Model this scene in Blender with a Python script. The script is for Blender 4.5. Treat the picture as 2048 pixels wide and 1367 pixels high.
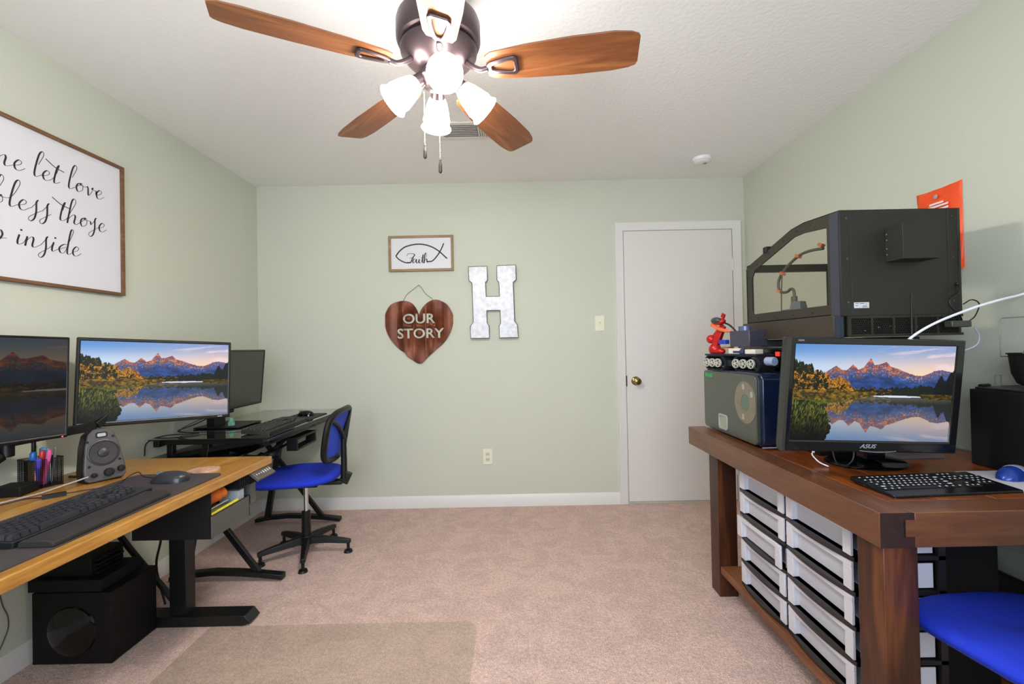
import bpy, bmesh, math, random
import numpy as np
from mathutils import Vector, Matrix, Euler
for _o in list(bpy.data.objects): bpy.data.objects.remove(_o, do_unlink=True)
SC = bpy.context.scene; COL = SC.collection
PI = math.pi
W, H, YF = 3.683, 2.44, -4.15           # room width, height, y of the wall behind the camera (back wall y = 0)

# ---------------------------------------------------------------- camera, world, lights, exposure
def camera():
    cd = bpy.data.cameras.new('camera'); co = bpy.data.objects.new('camera', cd); COL.objects.link(co)
    yaw, pitch, roll = -0.0005, 0.0099, -0.0199
    cy, sy, cp, sp = math.cos(yaw), math.sin(yaw), math.cos(pitch), math.sin(pitch)
    f = Vector((sy*cp, cy*cp, sp)); r = Vector((cy, -sy, 0)); u = r.cross(f)
    r2 = r*math.cos(roll)+u*math.sin(roll); u2 = u*math.cos(roll)-r*math.sin(roll)
    m = Matrix((r2, u2, -f)).transposed().to_4x4(); m.translation = (1.9122, -3.4186, 1.1961)
    co.matrix_world = m
    cd.sensor_width = 36; cd.lens = 906.82/2048*36; cd.clip_start = 0.05
    SC.camera = co
camera()
wd = bpy.data.worlds.new('world'); SC.world = wd; wd.use_nodes = True
wd.node_tree.nodes['Background'].inputs[0].default_value = (0.75, 0.87, 1.0, 1)
wd.node_tree.nodes['Background'].inputs[1].default_value = 1.2
al = bpy.data.lights.new('window_daylight', 'AREA'); al.shape = 'RECTANGLE'; al.size = 1.9; al.size_y = 1.25
al.energy = 80; al.color = (0.72, 0.86, 1.0)
ao = bpy.data.objects.new('window_daylight', al); COL.objects.link(ao)
ao.location = (1.75, YF-0.18, 1.45); ao.rotation_euler = (math.radians(90), 0, 0)
SC.view_settings.view_transform = 'Standard'; SC.view_settings.look = 'None'
SC.view_settings.gamma = 1; SC.view_settings.exposure = 0.12; SC.view_settings.use_curve_mapping = False
SHADE_EMIT = 38.0; BULB_EMIT = 600.0

# ---------------------------------------------------------------- helpers
def lin(c):
    if isinstance(c, str): c = [int(c[i:i+2], 16)/255 for i in (0, 2, 4)]
    return tuple((x/12.92 if x <= .04045 else ((x+.055)/1.055)**2.4) for x in c[:3])+(1,)
_mats = {}
def mat(name, col, rough=.6, metal=0, spec=.5, bump=0, bscale=100, var=0, vscale=8, emit=0, coat=0, trans=0):
    if name in _mats: return _mats[name]
    m = bpy.data.materials.new(name); m.use_nodes = True; _mats[name] = m
    nt = m.node_tree; N = nt.nodes; L = nt.links; b = N['Principled BSDF']
    c = lin(col) if isinstance(col, str) else tuple(col)+(1,)
    b.inputs['Base Color'].default_value = c; b.inputs['Roughness'].default_value = rough
    b.inputs['Metallic'].default_value = metal; b.inputs['Specular IOR Level'].default_value = spec
    if coat: b.inputs['Coat Weight'].default_value = coat
    if trans: b.inputs['Transmission Weight'].default_value = trans
    if emit: b.inputs['Emission Color'].default_value = c; b.inputs['Emission Strength'].default_value = emit
    tc = N.new('ShaderNodeTexCoord')
    if var:
        n = N.new('ShaderNodeTexNoise'); n.inputs['Scale'].default_value = vscale; n.inputs['Detail'].default_value = 6
        L.new(tc.outputs['Object'], n.inputs['Vector'])
        r = N.new('ShaderNodeMapRange'); r.inputs['From Min'].default_value = .3; r.inputs['From Max'].default_value = .7
        r.inputs['To Min'].default_value = 1-var; r.inputs['To Max'].default_value = 1+var
        L.new(n.outputs['Fac'], r.inputs['Value'])
        x = N.new('ShaderNodeVectorMath'); x.operation = 'SCALE'; x.inputs[0].default_value = c[:3]
        L.new(r.outputs['Result'], x.inputs['Scale']); L.new(x.outputs['Vector'], b.inputs['Base Color'])
    if bump:
        n = N.new('ShaderNodeTexNoise'); n.inputs['Scale'].default_value = bscale; n.inputs['Detail'].default_value = 4
        L.new(tc.outputs['Object'], n.inputs['Vector'])
        bp = N.new('ShaderNodeBump'); bp.inputs['Strength'].default_value = bump; bp.inputs['Distance'].default_value = .004
        L.new(n.outputs['Fac'], bp.inputs['Height']); L.new(bp.outputs['Normal'], b.inputs['Normal'])
    return m
def wood(name, cols, axis='x', scale=1.0, rough=.4, ring=1.0, spec=.5, coat=0, noise=.5, fine=.12):
    """cols: dark, mid, light; grain runs along axis"""
    if name in _mats: return _mats[name]
    m = bpy.data.materials.new(name); m.use_nodes = True; _mats[name] = m
    nt = m.node_tree; N = nt.nodes; L = nt.links; b = N['Principled BSDF']
    tc = N.new('ShaderNodeTexCoord'); mp = N.new('ShaderNodeMapping'); L.new(tc.outputs['Object'], mp.inputs['Vector'])
    s = [7*scale]*3; s['xyz'.index(axis)] = .75*scale; mp.inputs['Scale'].default_value = s
    n1 = N.new('ShaderNodeTexNoise'); n1.inputs['Scale'].default_value = 1.6*ring; n1.inputs['Detail'].default_value = 3; n1.inputs['Distortion'].default_value = .6
    L.new(mp.outputs['Vector'], n1.inputs['Vector'])
    mul = N.new('ShaderNodeMath'); mul.operation = 'MULTIPLY'; mul.inputs[1].default_value = 9; L.new(n1.outputs['Fac'], mul.inputs[0])
    sn = N.new('ShaderNodeMath'); sn.operation = 'SINE'; L.new(mul.outputs[0], sn.inputs[0])
    n2 = N.new('ShaderNodeTexNoise'); n2.inputs['Scale'].default_value = 14; n2.inputs['Detail'].default_value = 5
    L.new(mp.outputs['Vector'], n2.inputs['Vector'])
    a = N.new('ShaderNodeMath'); a.operation = 'MULTIPLY_ADD'; a.inputs[1].default_value = noise*.45; a.inputs[2].default_value = .5
    L.new(sn.outputs[0], a.inputs[0])
    a2 = N.new('ShaderNodeMath'); a2.operation = 'MULTIPLY_ADD'; a2.inputs[1].default_value = fine*4; L.new(n2.outputs['Fac'], a2.inputs[0])
    a3 = N.new('ShaderNodeMath'); a3.operation = 'SUBTRACT'; a3.inputs[1].default_value = fine*2; L.new(a.outputs[0], a3.inputs[0]); L.new(a3.outputs[0], a2.inputs[2])
    cr = N.new('ShaderNodeValToRGB'); e = cr.color_ramp.elements
    e[0].position = .15; e[0].color = lin(cols[0]); e[1].position = .85; e[1].color = lin(cols[2])
    x = e.new(.5); x.color = lin(cols[1]); L.new(a2.outputs[0], cr.inputs['Fac'])
    L.new(cr.outputs['Color'], b.inputs['Base Color'])
    b.inputs['Roughness'].default_value = rough; b.inputs['Specular IOR Level'].default_value = spec
    if coat: b.inputs['Coat Weight'].default_value = coat; b.inputs['Coat Roughness'].default_value = .15
    bp = N.new('ShaderNodeBump'); bp.inputs['Strength'].default_value = .15; bp.inputs['Distance'].default_value = .002
    L.new(n2.outputs['Fac'], bp.inputs['Height']); L.new(bp.outputs['Normal'], b.inputs['Normal'])
    return m
def clear(name, tint=(1, 1, 1), gloss=.1, rough=.05, dens=0, dcol=(.5, .5, .5)):
    """thin clear sheet: transparency with a reflection on top, and a little body colour"""
    if name in _mats: return _mats[name]
    m = bpy.data.materials.new(name); m.use_nodes = True; _mats[name] = m
    nt = m.node_tree; N = nt.nodes; L = nt.links; N.remove(N['Principled BSDF']); out = N['Material Output']
    t = N.new('ShaderNodeBsdfTransparent'); t.inputs[0].default_value = tuple(tint)+(1,)
    g = N.new('ShaderNodeBsdfGlossy'); g.inputs['Roughness'].default_value = rough
    fr = N.new('ShaderNodeFresnel'); fr.inputs[0].default_value = 1.45
    mu = N.new('ShaderNodeMath'); mu.operation = 'MULTIPLY'; mu.inputs[1].default_value = gloss*10; L.new(fr.outputs[0], mu.inputs[0])
    mu.use_clamp = True
    ge = N.new('ShaderNodeNewGeometry'); iv = N.new('ShaderNodeMath'); iv.operation = 'SUBTRACT'; iv.inputs[0].default_value = 1; L.new(ge.outputs['Backfacing'], iv.inputs[1])
    mk = N.new('ShaderNodeMath'); mk.operation = 'MULTIPLY'; L.new(mu.outputs[0], mk.inputs[0]); L.new(iv.outputs[0], mk.inputs[1]); mu = mk
    mx = N.new('ShaderNodeMixShader'); L.new(mu.outputs[0], mx.inputs[0]); L.new(t.outputs[0], mx.inputs[1]); L.new(g.outputs[0], mx.inputs[2])
    last = mx
    if dens:
        d = N.new('ShaderNodeBsdfDiffuse'); d.inputs[0].default_value = tuple(dcol)+(1,)
        m2 = N.new('ShaderNodeMixShader'); m2.inputs[0].default_value = dens
        L.new(mx.outputs[0], m2.inputs[1]); L.new(d.outputs[0], m2.inputs[2]); last = m2
    L.new(last.outputs[0], out.inputs['Surface'])
    return m

def basis(d, up=Vector((0, 0, 1))):
    d = Vector(d).normalized()
    if abs(d.dot(up)) > .99: up = Vector((0, 1, 0))
    x = up.cross(d).normalized(); y = d.cross(x)
    return x, y, d
def spline(pts, n=8, closed=False):
    P = [Vector(p) for p in pts]; out = []; k = len(P)
    if k < 3: return P
    rng = range(k if closed else k-1)
    for i in rng:
        p1, p2 = P[i], P[(i+1) % k]
        p0 = P[i-1] if (i > 0 or closed) else p1*2-p2
        p3 = P[(i+2) % k] if (i+2 < k or closed) else p2*2-p1
        for j in range(n):
            t = j/n
            out.append(.5*((2*p1)+(p2-p0)*t+(2*p0-5*p1+4*p2-p3)*t*t+(3*p1-p0-3*p2+p3)*t**3))
    if not closed: out.append(P[-1])
    return out
class MB:
    def __init__(s): s.bm = bmesh.new(); s.mi = 0
    def m(s, i): s.mi = i; return s
    def face(s, vs):
        try: f = s.bm.faces.new(vs); f.material_index = s.mi; return f
        except ValueError: return None
    def vbox(s, P):
        v = [s.bm.verts.new(p) for p in P]
        for q in ((0, 3, 2, 1), (4, 5, 6, 7), (0, 1, 5, 4), (1, 2, 6, 5), (2, 3, 7, 6), (3, 0, 4, 7)): s.face([v[i] for i in q])
        return v
    def box(s, x0, x1, y0, y1, z0, z1):
        s.vbox([(x0, y0, z0), (x1, y0, z0), (x1, y1, z0), (x0, y1, z0), (x0, y0, z1), (x1, y0, z1), (x1, y1, z1), (x0, y1, z1)]); return s
    def obox(s, c, d, rot=(0, 0, 0), taper=1):
        R = Euler(rot).to_matrix(); hx, hy, hz = d[0]/2, d[1]/2, d[2]/2; c = Vector(c)
        s.vbox([c+R@Vector(p) for p in ((-hx, -hy, -hz), (hx, -hy, -hz), (hx, hy, -hz), (-hx, hy, -hz),
            (-hx*taper, -hy*taper, hz), (hx*taper, -hy*taper, hz), (hx*taper, hy*taper, hz), (-hx*taper, hy*taper, hz))]); return s
    def bar(s, p0, p1, w, h, up=(0, 0, 1)):
        p0, p1 = Vector(p0), Vector(p1); x, y, d = basis(p1-p0, Vector(up))
        x *= w/2; y *= h/2
        s.vbox([p0-x-y, p0+x-y, p0+x+y, p0-x+y, p1-x-y, p1+x-y, p1+x+y, p1-x+y]); return s
    def rings(s, R, closed=False, caps=True):
        V = [[s.bm.verts.new(p) for p in r] for r in R]; n = len(V[0])
        for i in range(len(V) if closed else len(V)-1):
            a, b = V[i], V[(i+1) % len(V)]
            for j in range(n): s.face([a[j], a[(j+1) % n], b[(j+1) % n], b[j]])
        if caps and not closed: s.face(V[0][::-1]); s.face(V[-1])
        return V
    def tube(s, pts, r, seg=8, closed=False, smooth=0):
        P = spline(pts, smooth, closed) if smooth else [Vector(p) for p in pts]
        R = []; n = len(P); px = None
        for i, p in enumerate(P):
            a = P[i-1] if (i > 0 or closed) else p; b = P[(i+1) % n] if (i < n-1 or closed) else p
            d = (b-a).normalized()
            if px is None: x, y, _ = basis(d)
            else:
                x = (px-d*px.dot(d)).normalized(); y = d.cross(x)
            px = x; rr = r if not isinstance(r, (list, tuple)) else r[min(len(r)-1, int(i*len(r)/n))]
            R.append([p+x*math.cos(2*PI*k/seg)*rr+y*math.sin(2*PI*k/seg)*rr for k in range(seg)])
        s.rings(R, closed); return s
    def cyl(s, p0, p1, r0, r1=None, seg=24):
        r1 = r0 if r1 is None else r1; p0, p1 = Vector(p0), Vector(p1); x, y, d = basis(p1-p0)
        s.rings([[p+x*math.cos(2*PI*k/seg)*r+y*math.sin(2*PI*k/seg)*r for k in range(seg)] for p, r in ((p0, r0), (p1, r1))]); return s
    def lathe(s, prof, o=(0, 0, 0), ax=(0, 0, 1), seg=32, caps=True):
        o = Vector(o); x, y, d = basis(ax)
        s.rings([[o+d*z+(x*math.cos(2*PI*k/seg)+y*math.sin(2*PI*k/seg))*max(r, 1e-4) for k in range(seg)] for r, z in prof], caps=caps); return s
    def prism(s, pts, M, t0, t1):
        """2D outline (ngon) extruded t0..t1 along local z of matrix M"""
        a = [s.bm.verts.new(M@Vector((p[0], p[1], t0))) for p in pts]; b = [s.bm.verts.new(M@Vector((p[0], p[1], t1))) for p in pts]
        n = len(a); s.face(a[::-1]); s.face(b)
        for i in range(n): s.face([a[i], a[(i+1) % n], b[(i+1) % n], b[i]])
        return s
    def hollow(s, outer, inner, M, t0, t1):
        """ring between two outlines with equal point count"""
        n = len(outer); V = []
        for t in (t0, t1):
            V.append([s.bm.verts.new(M@Vector((p[0], p[1], t))) for p in outer]); V.append([s.bm.verts.new(M@Vector((p[0], p[1], t))) for p in inner])
        o0, i0, o1, i1 = V
        for k in range(n):
            j = (k+1) % n
            s.face([o0[k], o0[j], o1[j], o1[k]]); s.face([i0[j], i0[k], i1[k], i1[j]])
            s.face([o1[k], o1[j], i1[j], i1[k]]); s.face([o0[j], o0[k], i0[k], i0[j]])
        return s
    def ball(s, c, r, sc=(1, 1, 1), seg=16, ri=10, R=None):
        c = Vector(c); R = R or Matrix.Identity(3)
        s.rings([[c+R@Vector((math.sin(PI*i/ri)*math.cos(2*PI*k/seg)*r*sc[0]+0, math.sin(PI*i/ri)*math.sin(2*PI*k/seg)*r*sc[1], -math.cos(PI*i/ri)*r*sc[2]))
                 for k in range(seg)] for i in [0.02]+list(range(1, ri))+[ri-.02]]); return s
    def ribbon(s, pts, M, wf, t0, t1, n=6):
        """calligraphic stroke in the xy plane of M with width function of direction"""
        P = spline([(p[0], p[1], 0) for p in pts], n); k = len(P); Ls, Rs = [], []
        for i, p in enumerate(P):
            d = (P[min(i+1, k-1)]-P[max(i-1, 0)]); d = d.normalized() if d.length > 1e-9 else Vector((1, 0, 0))
            w = wf(d)/2; nrm = Vector((-d.y, d.x, 0)); Ls.append(p+nrm*w); Rs.append(p-nrm*w)
        A = [[s.bm.verts.new(M@Vector((q.x, q.y, t))) for q in (Ls[i], Rs[i])] for i in range(k) for t in (t0, t1)]
        for i in range(k-1):
            l0, r0 = A[2*i]; l1, r1 = A[2*i+1]; L0, R0 = A[2*i+2]; L1, R1 = A[2*i+3]
            s.face([l1, r1, R1, L1]); s.face([l0, L0, R0, r0]); s.face([l0, l1, L1, L0]); s.face([r0, R0, R1, r1])
        s.face([A[0][0], A[0][1], A[1][1], A[1][0]]); s.face([A[-2][0], A[-1][0], A[-1][1], A[-2][1]])
        return s
    def build(s, name, mats, parent=None, bevel=0, seg=2, smooth=True, sub=0, ang=38, M=None):
        bm = s.bm
        if M is not None: bm.transform(M)
        bmesh.ops.recalc_face_normals(bm, faces=bm.faces)
        if smooth:
            for f in bm.faces: f.smooth = True
            if not sub:
                for e in bm.edges:
                    if len(e.link_faces) == 2 and e.calc_face_angle(0) > math.radians(ang): e.smooth = False
        me = bpy.data.meshes.new(name); bm.to_mesh(me); bm.free()
        for x in (mats if isinstance(mats, (list, tuple)) else [mats]): me.materials.append(x)
        o = bpy.data.objects.new(name, me); COL.objects.link(o)
        if parent: o.parent = parent
        if bevel:
            b = o.modifiers.new('bevel', 'BEVEL'); b.width = bevel; b.segments = seg; b.limit_method = 'ANGLE'; b.angle_limit = math.radians(40)
        if sub:
            q = o.modifiers.new('sub', 'SUBSURF'); q.levels = q.render_levels = sub
        return o
def tag(o, label, cat, group=None, kind=None):
    if label: o['label'] = label
    if cat: o['category'] = cat
    if group: o['group'] = group
    if kind: o['kind'] = kind
    return o
def thing(name, label, cat, loc=(0, 0, 0), rot=(0, 0, 0), group=None):
    o = bpy.data.objects.new(name, None); COL.objects.link(o); o.empty_display_size = .05
    o.location = loc; o.rotation_euler = rot if not isinstance(rot, (int, float)) else (0, 0, rot)
    return tag(o, label, cat, group)
def struct(o): o['kind'] = 'structure'; return o
def kids(o): return [c for c in bpy.data.objects if c.parent == o]
def copy_tree(o, parent=None):
    c = o.copy(); COL.objects.link(c)
    if parent: c.parent = parent
    for ch in kids(o): copy_tree(ch, c)
    return c
def rrect(w, h, r, n=5, cx=0, cy=0):
    pts = []
    for (sx, sy, a) in ((1, 1, 0), (-1, 1, 90), (-1, -1, 180), (1, -1, 270)):
        for i in range(n+1):
            t = math.radians(a+90*i/n); pts.append((cx+sx*(w/2-r)+math.cos(t)*r, cy+sy*(h/2-r)+math.sin(t)*r))
    return pts
def text_mesh(txt, size, name, m, parent, M, ext=.0006, bold=0, shear=0, align='CENTER', sx=1):
    c = bpy.data.curves.new('t', 'FONT'); c.body = txt; c.size = size; c.extrude = ext; c.offset = bold; c.shear = shear
    c.align_x = align; c.align_y = 'CENTER'; c.resolution_u = 4
    t = bpy.data.objects.new('t', c); COL.objects.link(t); bpy.context.view_layer.update()
    me = bpy.data.meshes.new_from_object(t.evaluated_get(bpy.context.evaluated_depsgraph_get()))
    bpy.data.objects.remove(t, do_unlink=True); me.name = name; me.transform(M@Matrix.Diagonal((sx, 1, 1, 1)))
    me.materials.clear(); me.materials.append(m)
    for p in me.polygons: p.material_index = 0
    o = bpy.data.objects.new(name, me); COL.objects.link(o)
    if parent: o.parent = parent
    return o
def frame_M(o, x, y):
    """matrix with local x, y axes and origin"""
    x = Vector(x).normalized(); y = Vector(y).normalized(); z = x.cross(y)
    m = Matrix((x, y, z)).transposed().to_4x4(); m.translation = o; return m
ML = lambda o: frame_M(o, (0, 1, 0), (0, 0, 1))       # plane on the left wall, facing +X
MBK = lambda o: frame_M(o, (1, 0, 0), (0, 0, 1))      # plane on the back wall, facing -Y
MR = lambda o: frame_M(o, (0, -1, 0), (0, 0, 1))      # plane on the right wall, facing -X

# ---------------------------------------------------------------- materials
BLK = mat('black_plastic', '0b0b0c', .45, spec=.4); BLK2 = mat('black_matte', '080808', .7, spec=.3); GLB = mat('gloss_black', '050506', .12)
DMET = mat('black_powder_coat', '0b0b0c', .42); GREY = mat('grey_plastic', '6d6c70', .4); WHT = mat('white_plastic', 'ece8ea', .35)
CHR = mat('chrome', 'd8d8dc', .18, 1); SILV = mat('silver_paint', 'b9b8c0', .35, .5)
TRIM = mat('trim_paint', 'e2dcd8', .4); DOORP = mat('door_paint', 'ded7d2', .45)
BLUE = mat('blue_fabric', '0f2fc0', .85, bump=.3, bscale=900); CABLE = mat('cable_rubber', '080809', .5)
ORNG = mat('orange_plastic', 'f0742a', .5); RED = mat('red_anodised', 'b81f1a', .35, .3); IVORY = mat('ivory_plastic', 'e6e0c8', .45)

def wall_mat(name, col, var=.02, bs=90, st=.12):
    return mat(name, col, .75, bump=st, bscale=bs, var=var, vscale=1.2)
WG = wall_mat('sage_wall_paint', 'c9cab9')
CEIL = mat('ceiling_texture', 'f3f0ed', .9, bump=.55, bscale=55)
def carpet_mat():
    m = bpy.data.materials.new('beige_carpet'); m.use_nodes = True; nt = m.node_tree; N = nt.nodes; L = nt.links; b = N['Principled BSDF']
    tc = N.new('ShaderNodeTexCoord')
    def noise(s, d, dist=0):
        n = N.new('ShaderNodeTexNoise'); n.inputs['Scale'].default_value = s; n.inputs['Detail'].default_value = d; n.inputs['Distortion'].default_value = dist
        L.new(tc.outputs['Object'], n.inputs['Vector']); return n
    big = noise(7.5, 9, 1.2); fine = noise(230, 3); mid = noise(70, 3)
    def rng(n, a, b_, lo=.3, hi=.7):
        r = N.new('ShaderNodeMapRange'); r.inputs['From Min'].default_value = lo; r.inputs['From Max'].default_value = hi
        r.inputs['To Min'].default_value = a; r.inputs['To Max'].default_value = b_; L.new(n.outputs['Fac'], r.inputs['Value']); return r
    r1, r2, r3 = rng(big, .93, 1.06, .4, .6), rng(fine, .68, 1.3), rng(mid, .85, 1.15)
    m1 = N.new('ShaderNodeMath'); m1.operation = 'MULTIPLY'; L.new(r1.outputs[0], m1.inputs[0]); L.new(r2.outputs[0], m1.inputs[1])
    m2 = N.new('ShaderNodeMath'); m2.operation = 'MULTIPLY'; L.new(m1.outputs[0], m2.inputs[0]); L.new(r3.outputs[0], m2.inputs[1])
    x = N.new('ShaderNodeVectorMath'); x.operation = 'SCALE'; x.inputs[0].default_value = lin('dabbaf')[:3]
    L.new(m2.outputs[0], x.inputs['Scale']); L.new(x.outputs['Vector'], b.inputs['Base Color'])
    b.inputs['Roughness'].default_value = 1; b.inputs['Specular IOR Level'].default_value = .1
    ad = N.new('ShaderNodeMath'); ad.operation = 'ADD'; L.new(fine.outputs['Fac'], ad.inputs[0]); L.new(mid.outputs['Fac'], ad.inputs[1])
    bp = N.new('ShaderNodeBump'); bp.inputs['Strength'].default_value = .7; bp.inputs['Distance'].default_value = .01
    L.new(ad.outputs[0], bp.inputs['Height']); L.new(bp.outputs['Normal'], b.inputs['Normal'])
    return m
CARPET = carpet_mat()

# ---------------------------------------------------------------- room
T = .12
struct(MB().box(-T, W+T, YF-T, T, -.1, 0).build('floor', CARPET, smooth=False))
struct(MB().box(-T, W+T, YF-T, T, H, H+.1).build('ceiling', CEIL, smooth=False))
struct(MB().box(-T, 0, YF, 0, 0, H).build('wall_left', WG, smooth=False))
struct(MB().box(W, W+T, YF, 0, 0, H).build('wall_right', WG, smooth=False))
struct(MB().box(-T, W+T, 0, T, 0, H).build('wall_back', WG, smooth=False))
wx0, wx1, wz0, wz1 = .8, 2.7, .82, 2.08
f = MB()
f.box(-T, wx0, YF-T, YF, 0, H).box(wx1, W+T, YF-T, YF, 0, H).box(wx0, wx1, YF-T, YF, 0, wz0).box(wx0, wx1, YF-T, YF, wz1, H)
struct(f.build('wall_front', WG, smooth=False))
wn = thing('window_1', None, None); struct(wn)
fr = MB()
for a, b_ in ((wx0, wx0+.05), (wx1-.05, wx1), ((wx0+wx1)/2-.025, (wx0+wx1)/2+.025)): fr.box(a, b_, YF-.09, YF-.03, wz0, wz1)
for a, b_ in ((wz0, wz0+.05), (wz1-.05, wz1)): fr.box(wx0+.05, wx1-.05, YF-.09, YF-.03, a, b_)
fr.build('window_frame', TRIM, wn); MB().box(wx0-.04, wx1+.04, YF-.03, YF+.04, wz0-.03, wz0).build('window_sill', TRIM, wn, bevel=.004)
MB().box(wx0+.05, wx1-.05, YF-.063, YF-.06, wz0+.05, wz1-.05).build('window_pane', clear('window_glass', gloss=.1), wn)
# baseboards
def baseboard(name, p0, p1, nrm):
    prof = [(0, 0), (.014, 0), (.014, .055), (.011, .062), (.011, .072), (.006, .08), (.004, .088), (0, .088)]
    p0, p1, nrm = Vector(p0), Vector(p1), Vector(nrm)
    b = MB(); b.rings([[p+nrm*u+Vector((0, 0, v)) for u, v in prof] for p in (p0, p1)])
    struct(b.build(name, TRIM))
baseboard('baseboard_back', (0.014, -.0, 0), (2.698, 0, 0), (0, -1, 0))
baseboard('baseboard_left', (0, YF, 0), (0, -.0, 0), (1, 0, 0))
baseboard('baseboard_right', (W, YF, 0), (W, 0, 0), (-1, 0, 0))
# door
d1 = thing('door_1', None, None, (2.765, 0, 0)); struct(d1)
MB().box(0, .815, -.012, -.002, .018, 2.045).build('door_slab', DOORP, d1, bevel=.002)
k = MB(); k.lathe([(.033, 0), (.033, .006), (.028, .010), (.012, .014), (.012, .032), (.022, .038), (.028, .05), (.026, .062), (.015, .068), (.001, .069)], (.068, -.012, .92), (0, -1, 0), 24)
k.build('door_knob', mat('aged_brass', '8a7448', .25, .9), d1)
MB().box(-.004, .004, -.016, -.004, .88, .96).build('latch_plate', mat('dark_brass', '5b4d35', .4, .8), d1)
for z in (1.78, .25): MB().cyl((.818, -.016, z-.045), (.818, -.016, z+.045), .006, seg=10).box(.796, .815, -.0145, -.0125, z-.044, z+.044).build('hinge', TRIM, d1)
c = MB(); x0, x1, zt = 2.765, 2.765+.815, 2.05; cw = .062
def casing(c, prof_pts, a, b_, out, dep=Vector((0, -1, 0))):
    c.rings([[Vector(a)+Vector(out)*(u if i == 0 else u)+dep*v+(Vector(a2)) for (u, v) in prof_pts] for i, a2 in enumerate(((0, 0, 0), Vector(b_)-Vector(a)))])
prof = [(0, 0), (0, .012), (.012, .016), (.03, .013), (.045, .019), (.06, .02), (cw, .016), (cw, 0)]
# mitred casing: left, top, right
def cpt(side, u, v, z):
    if side == 'l': return Vector((x0-.005-u, -v, z))
    if side == 'r': return Vector((x1+.005+u, -v, z))
c.rings([[cpt('l', u, v, 0) for u, v in prof], [Vector((x0-.005-u, -v, zt+u)) for u, v in prof], [Vector((x1+.005+min(u, .06), -v, zt+u)) for u, v in prof], [cpt('r', min(u, .06), v, 0) for u, v in prof]])
struct(c.build('trim_1', TRIM))

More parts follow.
